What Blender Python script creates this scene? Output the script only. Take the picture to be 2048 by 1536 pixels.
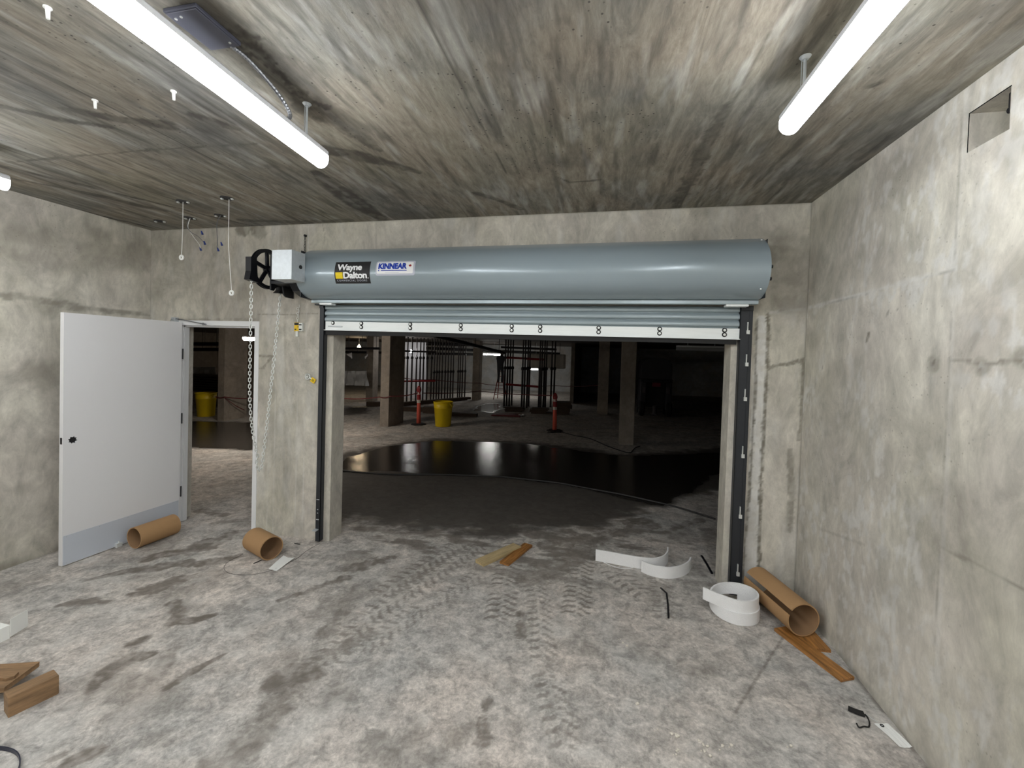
import bpy, bmesh, math, random
import numpy as np
from mathutils import Vector, Matrix
random.seed(7)
sc = bpy.context.scene
for o in list(bpy.data.objects): bpy.data.objects.remove(o)
PI = math.pi
# ------------------------------------------------------------------ camera
FPX, CY = 835.885, 728.905
YAW, PITCH, ROLL = -0.211346681, -0.0203596537, 0.0302079169
CAMZ = 1.886
fw = np.array([math.sin(YAW)*math.cos(PITCH), math.cos(YAW)*math.cos(PITCH), math.sin(PITCH)])
rt = np.array([math.cos(YAW), -math.sin(YAW), 0.]); up = np.cross(rt, fw)
rt, up = rt*math.cos(ROLL)+up*math.sin(ROLL), -rt*math.sin(ROLL)+up*math.cos(ROLL)
cd = bpy.data.cameras.new('camera'); cam = bpy.data.objects.new('camera', cd); sc.collection.objects.link(cam)
cam.matrix_world = Matrix(((rt[0], up[0], -fw[0], 0), (rt[1], up[1], -fw[1], 0), (rt[2], up[2], -fw[2], CAMZ), (0, 0, 0, 1)))
cd.sensor_width = 36; cd.lens = FPX/2048*36; cd.shift_y = (CY-768)/2048; cd.clip_start = .05; cd.clip_end = 100
sc.camera = cam
# ------------------------------------------------------------------ world, exposure
w = bpy.data.worlds.new('world'); sc.world = w; w.use_nodes = True
w.node_tree.nodes['Background'].inputs[0].default_value = (.004, .005, .007, 1)
w.node_tree.nodes['Background'].inputs[1].default_value = 1
sc.view_settings.view_transform = 'Standard'; sc.view_settings.look = 'None'
sc.view_settings.gamma = 1; sc.view_settings.use_curve_mapping = False
sc.view_settings.exposure = 0.12
LAMP = 38.0            # strength of the room's tube lenses
# ------------------------------------------------------------------ where a sight line meets the surfaces of the place
SL = .0132             # the slab rises gently towards the right wall
def FZ(x): return SL*x
def ray(x, y): return rt*(x-1024)/FPX - up*(y-CY)/FPX + fw
C0 = np.array([0, 0, CAMZ])
def atY(x, y, Y): d = ray(x, y); return C0+d*(Y/d[1])
def atX(x, y, X): d = ray(x, y); return C0+d*(X/d[0])
def atZ(x, y, Z): d = ray(x, y); return C0+d*((Z-CAMZ)/d[2])
def atF(x, y): d = ray(x, y); return C0+d*(-CAMZ/(d[2]-SL*d[0]))
D = 3.7; XL, XR, CZ = -4.92, 1.56, 3.152; YB = -3.2; TH = .20
OX0, OX1, OZ = -2.62, 1.027, 2.36      # roll-up opening
PX0, PX1, PZ = -4.56, -3.49, 2.165     # pedestrian opening
GY = 23.5; GX0, GX1, GZ = -17., 9., 2.5
COL = sc.collection
# ------------------------------------------------------------------ mesh helpers
def tag(o, label=None, cat=None, group=None, kind=None):
    if label: o['label'] = label
    if cat: o['category'] = cat
    if group: o['group'] = group
    if kind: o['kind'] = kind
    return o
def tiltrot(rz): return (Matrix.Rotation(-math.atan(SL), 4, 'Y') @ Matrix.Rotation(rz, 4, 'Z')).to_euler()
def empty(name, loc, rz=0, label=None, cat=None, group=None, kind=None, tilt=False):
    o = bpy.data.objects.new(name, None); COL.objects.link(o); o.location = loc
    o.rotation_euler = tiltrot(rz) if tilt else (0, 0, rz); o.empty_display_size = .1
    return tag(o, label, cat, group, kind)
def link(name, bm, mat, parent=None, smooth=False, loc=None, angle=35):
    me = bpy.data.meshes.new(name)
    if smooth:
        for f in bm.faces: f.smooth = True
        for e in bm.edges:
            if len(e.link_faces) == 2 and e.calc_face_angle(0) > math.radians(angle): e.smooth = False
    bm.to_mesh(me); bm.free()
    if isinstance(mat, (list, tuple)):
        for m in mat: me.materials.append(m)
    elif mat: me.materials.append(mat)
    o = bpy.data.objects.new(name, me); COL.objects.link(o)
    if parent: o.parent = parent
    if loc is not None: o.location = loc
    return o
def B(): return bmesh.new()
def box(bm, x0, x1, y0, y1, z0, z1, bev=0, M=None, seg=2):
    r = bmesh.ops.create_cube(bm, size=1); vs = r['verts']
    bmesh.ops.scale(bm, verts=vs, vec=(x1-x0, y1-y0, z1-z0)); bmesh.ops.translate(bm, verts=vs, vec=((x0+x1)/2, (y0+y1)/2, (z0+z1)/2))
    if bev:
        es = {e for v in vs for e in v.link_edges}
        rr = bmesh.ops.bevel(bm, geom=list(es), offset=bev, segments=seg, affect='EDGES', profile=.6); vs = list({v for v in rr['verts']} | {v for v in vs if v.is_valid})
    if M is not None: bmesh.ops.transform(bm, matrix=M, verts=vs)
    return vs
def frame_at(a, b):
    a, b = Vector(a), Vector(b); z = (b-a); L = z.length; z.normalize()
    return Matrix.Translation(a) @ z.to_track_quat('Z', 'Y').to_matrix().to_4x4(), L
def rod(bm, a, b, r, r2=None, seg=12, cap=True):
    M, L = frame_at(a, b); r2 = r if r2 is None else r2
    res = bmesh.ops.create_cone(bm, cap_ends=cap, segments=seg, radius1=r, radius2=r2, depth=L)
    bmesh.ops.transform(bm, matrix=M @ Matrix.Translation((0, 0, L/2)), verts=res['verts']); return res['verts']
def tube(bm, pts, r, seg=8, closed=False, radii=None):
    pts = [Vector(p) for p in pts]; n = len(pts); rings = []; prev = None
    for i, p in enumerate(pts):
        if closed: t = pts[(i+1) % n]-pts[i-1]
        else: t = pts[min(i+1, n-1)]-pts[max(i-1, 0)]
        t.normalize()
        if prev is None:
            u = t.orthogonal().normalized()
        else:
            u = prev-t*prev.dot(t); u.normalize()
        prev = u; v = t.cross(u); rr = radii[i] if radii else r
        rings.append([bm.verts.new(p+(u*math.cos(a)+v*math.sin(a))*rr) for a in [2*PI*k/seg for k in range(seg)]])
    m = n if closed else n-1
    for i in range(m):
        A, Bq = rings[i], rings[(i+1) % n]
        for k in range(seg): bm.faces.new((A[k], A[(k+1) % seg], Bq[(k+1) % seg], Bq[k]))
    if not closed:
        bm.faces.new(list(reversed(rings[0]))); bm.faces.new(rings[-1])
def prism(bm, poly, axis, a, b):
    """poly: 2D points in the plane across axis, extruded from a to b"""
    def P(p, h): return {'X': (h, p[0], p[1]), 'Y': (p[0], h, p[1]), 'Z': (p[0], p[1], h)}[axis]
    A = [bm.verts.new(P(p, a)) for p in poly]; Bq = [bm.verts.new(P(p, b)) for p in poly]; n = len(poly)
    fs = [bm.faces.new(A), bm.faces.new(list(reversed(Bq)))]
    for i in range(n): fs.append(bm.faces.new((A[i], Bq[i], Bq[(i+1) % n], A[(i+1) % n])))
    bmesh.ops.recalc_face_normals(bm, faces=bm.faces[:]); return A+Bq
def lathe(bm, prof, seg=32, M=None):
    rings = []
    for r, z in prof: rings.append([bm.verts.new((r*math.cos(2*PI*k/seg), r*math.sin(2*PI*k/seg), z)) for k in range(seg)])
    for i in range(len(prof)-1):
        for k in range(seg): bm.faces.new((rings[i][k], rings[i][(k+1) % seg], rings[i+1][(k+1) % seg], rings[i+1][k]))
    vs = [v for r in rings for v in r]
    if M is not None: bmesh.ops.transform(bm, matrix=M, verts=vs)
    return rings
def ribbon(bm, pts, h, t, rise=None, M=None):
    """a band standing on edge along pts [(x,y,z)], height h, thickness t"""
    n = len(pts); rows = []
    for i, p in enumerate(pts):
        a = Vector(pts[max(i-1, 0)]); b = Vector(pts[min(i+1, n-1)]); d = (b-a); d.z = 0; d.normalize(); s = Vector((-d.y, d.x, 0))*t/2
        p = Vector(p); hh = h[i] if isinstance(h, (list, tuple)) else h; u = Vector((0, 0, hh))
        rows.append([bm.verts.new(q) for q in (p-s, p+s, p+s+u, p-s+u)])
    for i in range(n-1):
        for k in range(4): bm.faces.new((rows[i][k], rows[i][(k+1) % 4], rows[i+1][(k+1) % 4], rows[i+1][k]))
    bm.faces.new(rows[0]); bm.faces.new(list(reversed(rows[-1])))
    bmesh.ops.recalc_face_normals(bm, faces=bm.faces[:])
def smoothpath(pts, k=6):
    P = [Vector(p) for p in pts]; P = [P[0]*2-P[1]]+P+[P[-1]*2-P[-2]]; out = []
    for i in range(1, len(P)-2):
        for j in range(k):
            t = j/k; a, b, c, d = P[i-1:i+3]
            out.append(.5*((2*b)+(c-a)*t+(2*a-5*b+4*c-d)*t*t+(3*b-a-3*c+d)*t**3))
    out.append(P[-2]); return out
# ------------------------------------------------------------------ materials
def srgb(r, g, b):
    f = lambda c: (c/255/12.92) if c/255 <= .04045 else ((c/255+.055)/1.055)**2.4
    return (f(r), f(g), f(b), 1)
def mat(name, col, rough=.6, metal=0, noise=0, nscale=8, bump=0, bscale=60, spec=.5, emit=None, estr=0, stretch=None, coat=0, trans=0, dark=.6):
    m = bpy.data.materials.new(name); m.use_nodes = True; nt = m.node_tree; N = nt.nodes; L = nt.links; p = N['Principled BSDF']
    p.inputs['Base Color'].default_value = col; p.inputs['Roughness'].default_value = rough; p.inputs['Metallic'].default_value = metal
    p.inputs['Specular IOR Level'].default_value = spec
    if coat: p.inputs['Coat Weight'].default_value = coat; p.inputs['Coat Roughness'].default_value = .15
    if trans: p.inputs['Transmission Weight'].default_value = trans
    if emit: p.inputs['Emission Color'].default_value = emit; p.inputs['Emission Strength'].default_value = estr
    if noise or bump:
        tc = N.new('ShaderNodeTexCoord'); mp = N.new('ShaderNodeMapping'); L.new(tc.outputs['Object'], mp.inputs[0])
        if stretch: mp.inputs['Scale'].default_value = stretch
    if noise:
        n = N.new('ShaderNodeTexNoise'); n.inputs['Scale'].default_value = nscale; n.inputs['Detail'].default_value = 8; n.inputs['Roughness'].default_value = .65
        L.new(mp.outputs[0], n.inputs['Vector']); mx = N.new('ShaderNodeMix'); mx.data_type = 'RGBA'
        rp = N.new('ShaderNodeMapRange'); rp.inputs[1].default_value = .35; rp.inputs[2].default_value = .7; L.new(n.outputs[0], rp.inputs[0])
        ml = N.new('ShaderNodeMath'); ml.operation = 'MULTIPLY'; ml.inputs[1].default_value = noise; L.new(rp.outputs[0], ml.inputs[0]); L.new(ml.outputs[0], mx.inputs[0])
        mx.inputs[6].default_value = col; mx.inputs[7].default_value = (col[0]*dark, col[1]*dark, col[2]*dark, 1); L.new(mx.outputs[2], p.inputs['Base Color'])
    if bump:
        n2 = N.new('ShaderNodeTexNoise'); n2.inputs['Scale'].default_value = bscale; n2.inputs['Detail'].default_value = 5; L.new(mp.outputs[0], n2.inputs['Vector'])
        bp = N.new('ShaderNodeBump'); bp.inputs['Strength'].default_value = bump; bp.inputs['Distance'].default_value = .01; L.new(n2.outputs[0], bp.inputs['Height']); L.new(bp.outputs[0], p.inputs['Normal'])
    return m
def concrete(name, c1, c2, c3, stretch=(1, 1, 1), fine=.35, dist=1.6, pits=0, wetcol=(.035, .033, .03, 1), darkcol=None, lightcol=None, bump=.25, fscale=22, rough=.85, fstretch=None):
    """three-tone mottled concrete; the mesh attribute 'paint' holds dirt (R), water (G) and pale patches (B)"""
    m = bpy.data.materials.new(name); m.use_nodes = True; nt = m.node_tree; N = nt.nodes; L = nt.links; p = N['Principled BSDF']
    darkcol = darkcol or (c1[0]*.33, c1[1]*.31, c1[2]*.3, 1); lightcol = lightcol or srgb(225, 224, 220)
    tc = N.new('ShaderNodeTexCoord'); mp = N.new('ShaderNodeMapping'); L.new(tc.outputs['Object'], mp.inputs[0]); mp.inputs['Scale'].default_value = stretch
    mf = N.new('ShaderNodeMapping'); L.new(tc.outputs['Object'], mf.inputs[0]); mf.inputs['Scale'].default_value = fstretch or stretch
    def noise(scale, det=8, rg=.6, vec=mp, dist=0):
        n = N.new('ShaderNodeTexNoise'); n.inputs['Scale'].default_value = scale; n.inputs['Detail'].default_value = det; n.inputs['Roughness'].default_value = rg; n.inputs['Distortion'].default_value = dist
        L.new(vec.outputs[0], n.inputs['Vector']); return n.outputs[0]
    def rng(v, a, b, c=0, d=1):
        r = N.new('ShaderNodeMapRange'); r.inputs[1].default_value = a; r.inputs[2].default_value = b; r.inputs[3].default_value = c; r.inputs[4].default_value = d; L.new(v, r.inputs[0]); return r.outputs[0]
    def mix(f, a, b, mode='MIX'):
        x = N.new('ShaderNodeMix'); x.data_type = 'RGBA'; x.blend_type = mode
        for i, s in ((0, f), (6, a), (7, b)):
            if isinstance(s, (float, int, tuple)): x.inputs[i].default_value = s
            else: L.new(s, x.inputs[i])
        return x.outputs[2]
    def mth(op, a, b):
        x = N.new('ShaderNodeMath'); x.operation = op
        for i, s in enumerate((a, b)):
            if isinstance(s, (float, int)): x.inputs[i].default_value = s
            else: L.new(s, x.inputs[i])
        return x.outputs[0]
    base = mix(rng(noise(1.1, 5, .55), .35, .65), c1, c2)
    off = N.new('ShaderNodeMapping'); off.inputs['Location'].default_value = (7.3, 3.1, 5.7); L.new(mp.outputs[0], off.inputs[0])
    base = mix(rng(noise(1.9, 6, .6, off), .42, .68), base, c3)
    f1 = noise(fscale, 10, .72, mf, .4)
    base = mix(1.0, base, mix(rng(f1, .3, .72), (1+fine, 1+fine, 1+fine, 1), (1-fine, 1-fine, 1-fine, 1)), 'MULTIPLY')
    f2 = noise(fscale*.22, 8, .7, mf, dist)
    base = mix(1.0, base, mix(rng(f2, .38, .62), (1+fine*.8, 1+fine*.8, 1+fine*.8, 1), (1-fine*.8, 1-fine*.8, 1-fine*.8, 1)), 'MULTIPLY')
    if pits:
        v = N.new('ShaderNodeTexVoronoi'); v.inputs['Scale'].default_value = 26; L.new(tc.outputs['Object'], v.inputs['Vector'])
        pm = mth('MULTIPLY', rng(v.outputs['Distance'], .16, .08), rng(noise(2.2, 3, .5, off), .47, .62)); pm = mth('MULTIPLY', pm, pits)
        base = mix(pm, base, darkcol)
    at = N.new('ShaderNodeAttribute'); at.attribute_name = 'paint'; sp = N.new('ShaderNodeSeparateColor'); L.new(at.outputs['Color'], sp.inputs[0])
    base = mix(sp.outputs[2], base, mix(rng(f1, .3, .7), lightcol, (lightcol[0]*.75, lightcol[1]*.75, lightcol[2]*.75, 1)))
    dr = mth('MULTIPLY', sp.outputs[0], rng(f1, .25, .75, 1.0, .65)); base = mix(dr, base, darkcol)
    wet = sp.outputs[1]; base = mix(wet, base, wetcol); L.new(base, p.inputs['Base Color'])
    L.new(rng(wet, .55, 1, rough, .12), p.inputs['Roughness'])
    p.inputs['Specular IOR Level'].default_value = .4
    bp = N.new('ShaderNodeBump'); bp.inputs['Distance'].default_value = .012; L.new(rng(wet, 0.3, .95, bump, .1), bp.inputs['Strength']); L.new(f1, bp.inputs['Height']); L.new(bp.outputs[0], p.inputs['Normal'])
    return m
# ------------------------------------------------------------------ hand-made noise for the dirt and water marks
def vnoise(x, y, seed=0):
    xi = np.floor(x).astype(np.int64); yi = np.floor(y).astype(np.int64); xf = x-xi; yf = y-yi
    def h(a, b):
        n = (a*374761393+b*668265263+seed*144269) & 0xffffffff; n = ((n ^ (n >> 13))*1274126177) & 0xffffffff; return ((n ^ (n >> 16)) & 0xffff)/65535.
    u = xf*xf*(3-2*xf); v = yf*yf*(3-2*yf)
    return (h(xi, yi)*(1-u)+h(xi+1, yi)*u)*(1-v)+(h(xi, yi+1)*(1-u)+h(xi+1, yi+1)*u)*v
def fbm(x, y, seed=0, o=4):
    s = 0; a = .5; t = 0
    for i in range(o): s = s+a*vnoise(x*2**i, y*2**i, seed+i*17); t += a; a *= .55
    return s/t
def sstep(a, b, x): t = np.clip((x-a)/(b-a), 0, 1); return t*t*(3-2*t)
class Sheet:
    """a fine flat patch with the three painted masks"""
    def __init__(s, u0, u1, v0, v1, step):
        nu = max(2, int(round((u1-u0)/step))+1); nv = max(2, int(round((v1-v0)/step))+1)
        s.u = np.linspace(u0, u1, nu); s.v = np.linspace(v0, v1, nv); s.U, s.V = np.meshgrid(s.u, s.v, indexing='ij')
        s.m = np.zeros((nu, nv, 4), np.float32); s.m[..., 3] = 1
    def sub(s, u0, u1, v0, v1):
        a, b = np.searchsorted(s.u, [u0, u1]); c, d = np.searchsorted(s.v, [v0, v1]); return slice(a, b), slice(c, d)
    def stroke(s, ch, pts, wd, strength=1, soft=.35, rag=.6, rs=14, seed=1, aniso=(1, 1)):
        pts = [tuple(p[:2]) for p in pts]; wd = [wd]*len(pts) if not isinstance(wd, (list, tuple)) else list(wd); mw = max(wd)*2.2
        sl = s.sub(min(p[0] for p in pts)-mw, max(p[0] for p in pts)+mw, min(p[1] for p in pts)-mw, max(p[1] for p in pts)+mw)
        U, V = s.U[sl], s.V[sl]
        if U.size == 0: return
        best = np.full(U.shape, 9.)
        if len(pts) == 1: pts = pts*2; wd = wd*2
        for (a, b), (wa, wb) in zip(zip(pts[:-1], pts[1:]), zip(wd[:-1], wd[1:])):
            dx, dy = b[0]-a[0], b[1]-a[1]; L2 = dx*dx+dy*dy+1e-9; t = np.clip(((U-a[0])*dx+(V-a[1])*dy)/L2, 0, 1)
            d = np.hypot(U-a[0]-t*dx, V-a[1]-t*dy)/(wa+(wb-wa)*t); best = np.minimum(best, d)
        best = best+(fbm(U*rs*aniso[0], V*rs*aniso[1], seed, 5)-.5)*2.8*rag+(fbm(U*rs*4, V*rs*4, seed+9, 3)-.5)*.9*rag
        k = strength*(1-sstep(1-soft, 1+soft, best))*(.62+.38*sstep(.38, .58, fbm(U*rs*1.7+3, V*rs*1.7, seed+31, 4))); s.m[sl][..., ch] = np.maximum(s.m[sl][..., ch], k)
    def area(s, ch, poly, strength=1, edge=.15, rag=.2, rs=3, seed=3, aniso=(1, 1)):
        P = np.array([p[:2] for p in poly]); inside = np.zeros(s.U.shape, bool); dist = np.full(s.U.shape, 9.)
        for i in range(len(P)):
            a, b = P[i], P[(i+1) % len(P)]
            c = ((a[1] > s.V) != (b[1] > s.V)) & (s.U < (b[0]-a[0])*(s.V-a[1])/((b[1]-a[1]) or 1e-9)+a[0]); inside ^= c
            d = b-a; t = np.clip(((s.U-a[0])*d[0]+(s.V-a[1])*d[1])/(d@d+1e-9), 0, 1); dist = np.minimum(dist, np.hypot(s.U-a[0]-t*d[0], s.V-a[1]-t*d[1]))
        sd = np.where(inside, dist, -dist)+(fbm(s.U*rs*aniso[0], s.V*rs*aniso[1], seed, 5)-.5)*2*rag
        s.m[..., ch] = np.maximum(s.m[..., ch], strength*sstep(-edge, edge, sd))
def sheets_to_mesh(name, sheets, fn, extra, material, keep=None, flip=False):
    """sheets: list of Sheet; fn(U,V)->xyz; extra: list of quads (4 xyz) without marks"""
    co, fa, cl = [], [], []; base = 0
    for s in sheets:
        nu, nv = s.U.shape; X, Y, Z = fn(s.U, s.V); co.append(np.stack([X, Y, Z], -1).reshape(-1, 3)); cl.append(s.m.reshape(-1, 4))
        idx = (np.arange(nu*nv).reshape(nu, nv)+base)
        q = np.stack([idx[:-1, :-1], idx[1:, :-1], idx[1:, 1:], idx[:-1, 1:]], -1).reshape(-1, 4)
        if keep is not None:
            uc = ((s.U[:-1, :-1]+s.U[1:, 1:])/2).reshape(-1); vc = ((s.V[:-1, :-1]+s.V[1:, 1:])/2).reshape(-1); q = q[keep(uc, vc)]
        if flip: q = q[:, ::-1]
        fa.append(q); base += nu*nv
    for e in extra:
        co.append(np.array(e, float)); cl.append(np.tile(np.array([[0, 0, 0, 1.]]), (4, 1))); fa.append(np.array([[base, base+1, base+2, base+3]])); base += 4
    co = np.concatenate(co).astype(np.float32); fa = np.concatenate(fa); cl = np.concatenate(cl).astype(np.float32)
    me = bpy.data.meshes.new(name); me.vertices.add(len(co)); me.vertices.foreach_set('co', co.ravel()); me.loops.add(fa.size); me.polygons.add(len(fa))
    me.loops.foreach_set('vertex_index', fa.ravel().astype(np.int32)); me.polygons.foreach_set('loop_start', (np.arange(len(fa))*4).astype(np.int32)); me.update(calc_edges=True)
    a = me.attributes.new('paint', 'FLOAT_COLOR', 'POINT'); a.data.foreach_set('color', cl.ravel()); me.materials.append(material); me.validate()
    o = bpy.data.objects.new(name, me); COL.objects.link(o); o['kind'] = 'structure'; return o
# ------------------------------------------------------------------ shared materials
M = {}
M['floor'] = concrete('floor concrete', srgb(178, 173, 167), srgb(167, 165, 161), srgb(189, 181, 173), fine=.38, dist=.5, fscale=44, bump=.35, darkcol=srgb(92, 84, 75), wetcol=srgb(46, 43, 40), lightcol=srgb(222, 219, 213))
M['wall'] = concrete('wall concrete', srgb(186, 182, 168), srgb(196, 192, 182), srgb(190, 184, 175), stretch=(1, 1, .75), fine=.2, fscale=13, fstretch=(1, 1, .55), pits=.35, darkcol=srgb(98, 92, 80), bump=.15)
M['ceil'] = concrete('ceiling concrete', srgb(138, 133, 119), srgb(121, 120, 116), srgb(144, 135, 122), stretch=(1, .8, 1), fine=.28, fscale=15, fstretch=(2.6, .55, 1), pits=.9, darkcol=srgb(52, 48, 45), bump=.3)
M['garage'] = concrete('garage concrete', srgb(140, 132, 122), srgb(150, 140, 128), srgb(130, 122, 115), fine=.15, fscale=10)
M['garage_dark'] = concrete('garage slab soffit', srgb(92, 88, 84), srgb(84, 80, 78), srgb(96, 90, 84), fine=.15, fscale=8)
M['galv'] = mat('galvanised steel', srgb(196, 202, 206), .42, .35, noise=.5, nscale=30, dark=.75)
M['bar'] = mat('bright galvanised bar', srgb(244, 248, 248), .4, .05, noise=.3, nscale=20, stretch=(.3, 1, 3), dark=.8)
M['hood'] = mat('blue grey painted steel', srgb(148, 162, 170), .3, .12, coat=.3, noise=.05, nscale=3, dark=.9)
M['slat'] = mat('grey blue slat steel', srgb(165, 178, 184), .33, .2, noise=.05, nscale=4, dark=.9)
M['guide'] = mat('charcoal painted guide', srgb(46, 49, 54), .45, .2, noise=.25, nscale=12, dark=.7)
M['black'] = mat('black painted iron', srgb(26, 27, 32), .35, .3)
M['rubber'] = mat('black rubber', srgb(24, 24, 25), .7)
M['white'] = mat('white painted door steel', srgb(226, 226, 228), .45, 0, noise=.12, nscale=2.5, dark=.9)
M['whitep'] = mat('white painted frame', srgb(228, 229, 231), .5)
M['kick'] = mat('brushed kick plate', srgb(200, 206, 216), .42, .1, noise=.1, nscale=10, dark=.9)
M['card'] = mat('brown cardboard', srgb(170, 134, 94), .8, noise=.35, nscale=5, bump=.08, bscale=90, dark=.8)
M['cardin'] = mat('cardboard inside', srgb(150, 118, 86), .9, noise=.5, nscale=7, dark=.7)
M['woodp'] = mat('pale pine', srgb(200, 178, 134), .7, noise=.8, nscale=9, stretch=(.5, 6, 6), dark=.5, bump=.1)
M['woodo'] = mat('wet orange pine', srgb(186, 130, 70), .5, noise=1, nscale=9, stretch=(.5, 5, 5), dark=.22, bump=.1)
M['woodb'] = mat('weathered brown timber', srgb(156, 124, 90), .75, noise=.9, nscale=8, stretch=(.6, 4, 4), dark=.4, bump=.15)
M['foam'] = mat('white packing foam', srgb(245, 245, 246), .75, noise=.25, nscale=30, bump=.5, bscale=160, dark=.88)
M['paper'] = mat('white paper', srgb(236, 237, 234), .8)
M['yellow'] = mat('yellow plastic', srgb(226, 196, 20), .45, noise=.15, nscale=8, dark=.85)
M['yellowd'] = mat('yellow label', srgb(236, 196, 30), .5)
M['orange'] = mat('orange plastic post', srgb(232, 108, 92), .5)
M['red'] = mat('red paint', srgb(140, 26, 32), .5); M['tape'] = mat('dull red tape', srgb(84, 24, 26), .7)
M['white2'] = mat('reflective white band', srgb(225, 215, 208), .4)
M['prop'] = mat('dark steel prop', srgb(62, 58, 60), .5, .5, noise=.5, nscale=12, dark=.6)
M['timberd'] = mat('dark formwork timber', srgb(70, 56, 44), .8, noise=.5, nscale=8, dark=.5)
M['foil'] = mat('wrapped duct foil', srgb(196, 192, 184), .35, .2, noise=.3, nscale=6, bump=.8, bscale=7, dark=.7)
M['poly'] = mat('hanging polythene', srgb(196, 198, 200), .35, 0, noise=.3, nscale=4, bump=.6, bscale=5, dark=.8)
M['lens'] = mat('glowing opal lens', srgb(250, 250, 250), .5, emit=(.95, .98, 1, 1), estr=LAMP)
M['fix'] = mat('white fixture body', srgb(220, 222, 228), .5)
M['cable'] = mat('flexible steel conduit', srgb(150, 152, 158), .35, .8)
M['blue'] = mat('blue wire nut', srgb(46, 66, 140), .5)
M['silver'] = mat('zinc chain steel', srgb(225, 228, 226), .3, .45)
M['dark'] = mat('near black steel', srgb(30, 30, 33), .5, .2)
M['skin'] = mat('skin', srgb(150, 110, 90), .6)
M['cloth'] = mat('dark work clothes', srgb(58, 60, 66), .85)
M['hivis'] = mat('worn grey hard hat', srgb(150, 150, 145), .5)
# ------------------------------------------------------------------ the room shell
F = lambda *ps: [atF(*p) for p in ps]
def paint_floor(s, room):
    U, V = s.U, s.V; n = s.m
    # general grime
    n[..., 0] = np.maximum(n[..., 0], .42*sstep(.55, .8, fbm(U*2.2+5, V*2.2, 11, 5)))
    n[..., 2] = np.maximum(n[..., 2], .45*sstep(.56, .8, fbm(U*6, V*6+9, 21, 5)))
    # the damp spread beyond the roll-up opening, and the standing water further in
    dampg = F((560, 1040), (690, 1040), (850, 1062), (1000, 1068), (1200, 1050), (1290, 1020), (1340, 990), (1440, 985), (1560, 1010), (1700, 900), (1440, 896), (1250, 908), (1060, 884), (870, 877), (700, 905), (610, 925), (520, 980))
    s.area(1, dampg, .62, .10, .35, 3, 5, (1, 1.6)); s.area(0, dampg, .9, .14, .42, 4, 15, (1, 1.8))
    pud = F((640, 950), (760, 944), (860, 950), (1000, 956), (1120, 968), (1230, 995), (1330, 1015), (1440, 950), (1560, 915), (1440, 903), (1250, 912), (1060, 887), (870, 880), (760, 893), (690, 915))
    s.area(1, pud, 1, .08, .12, 3, 6, (1, 1))
    s.area(1, F((350, 905), (380, 895), (500, 902), (560, 890), (560, 845), (370, 842), (330, 870)), .95, .1, .15, 3, 8)
    s.area(1, F((935, 822), (985, 825), (1010, 815), (1010, 806), (965, 806)), 1, .2, .3, 3, 9)
    s.area(1, F((690, 830), (740, 828), (740, 812), (690, 812)), .9, .2, .3, 1.5, 19)
    if not room: return
    # ragged damp fingers where the wet slab meets the dry one
    k = sstep(.50, .66, fbm(U*3.2, V*9, 31, 5))*sstep(3.05, 3.9, V)*(1-sstep(5.0, 5.6, V))*sstep(-2.55, -2.2, U)*(1-.5*sstep(.3, 1, U)); n[..., 0] = np.maximum(n[..., 0], .85*k)
    T = lambda P, w, st=.9, rag=.5, rs=10, sd=1, soft=.25: s.stroke(0, F(*P), w, min(1, st*1.15), soft, rag, rs, sd)
    # damp patches and drag marks
    T([(175, 1160), (230, 1148), (265, 1140)], [.02, .05, .05], sd=2, rag=.35)
    T([(290, 1120), (330, 1108), (400, 1098)], [.06, .08, .07], sd=3)
    T([(400, 1100), (430, 1080), (455, 1070)], [.1, .12, .1], .8, .8, sd=4); T([(370, 1128), (440, 1122), (480, 1112)], [.06, .08, .05], .85, .7, sd=5)
    T([(285, 1185), (320, 1175), (360, 1160)], [.09, .1, .07], .8, .8, sd=6); T([(270, 1140), (330, 1132), (370, 1125)], [.05, .08, .06], .8, .6, sd=7)
    T([(350, 1205), (360, 1225), (345, 1245), (390, 1240), (430, 1230)], [.05, .05, .05, .04, .02], .9, .4, sd=8)
    T([(120, 1210), (150, 1203), (215, 1205)], [.02, .05, .04], .7, .7, sd=9)
    T([(180, 1385), (215, 1345), (260, 1318), (305, 1308)], [.03, .05, .055, .03], .95, .5, sd=10); T([(262, 1290), (285, 1280)], [.045, .04], .9, .6, sd=11)
    T([(335, 1375), (390, 1340), (450, 1308)], [.025, .03, .012], .9, .5, sd=12); T([(310, 1355), (350, 1300)], [.04, .04], .55, .8, sd=13)
    T([(140, 1525), (190, 1503)], [.05, .035], .9, .4, sd=14); T([(100, 1520), (125, 1510)], [.02, .02], .8, .4, sd=15)
    T([(455, 1530), (500, 1490), (540, 1430), (580, 1370), (620, 1330), (680, 1300), (740, 1270)], [.09, .08, .06, .1, .08, .05, .03], .6, 1.2, 9, sd=16, soft=.5)
    T([(560, 1360), (600, 1345), (640, 1350)], [.07, .1, .05], .8, .7, sd=17, soft=.5); T([(690, 1220), (650, 1260)], [.06, .06], .6, .8, sd=18, soft=.5)
    T([(700, 1135), (740, 1128), (780, 1115)], [.09, .1, .05], .8, .7, sd=19); T([(560, 1200), (620, 1180), (690, 1155)], [.02, .035, .05], .75, .8, 16, sd=20)
    T([(840, 1150), (700, 1190), (600, 1250)], [.12, .14, .1], .35, .9, 6, sd=21, soft=.6)
    T([(1060, 1160), (1130, 1130), (1180, 1100)], [.1, .12, .12], .6, .9, 8, sd=22); T([(1090, 1090), (1200, 1075), (1300, 1050)], [.1, .12, .1], .7, 1, 8, sd=23)
    T([(1260, 1045), (1290, 1040)], [.09, .07], .9, .7, sd=24); T([(1330, 1065), (1400, 1040)], [.05, .06], .7, .9, sd=25)
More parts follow.
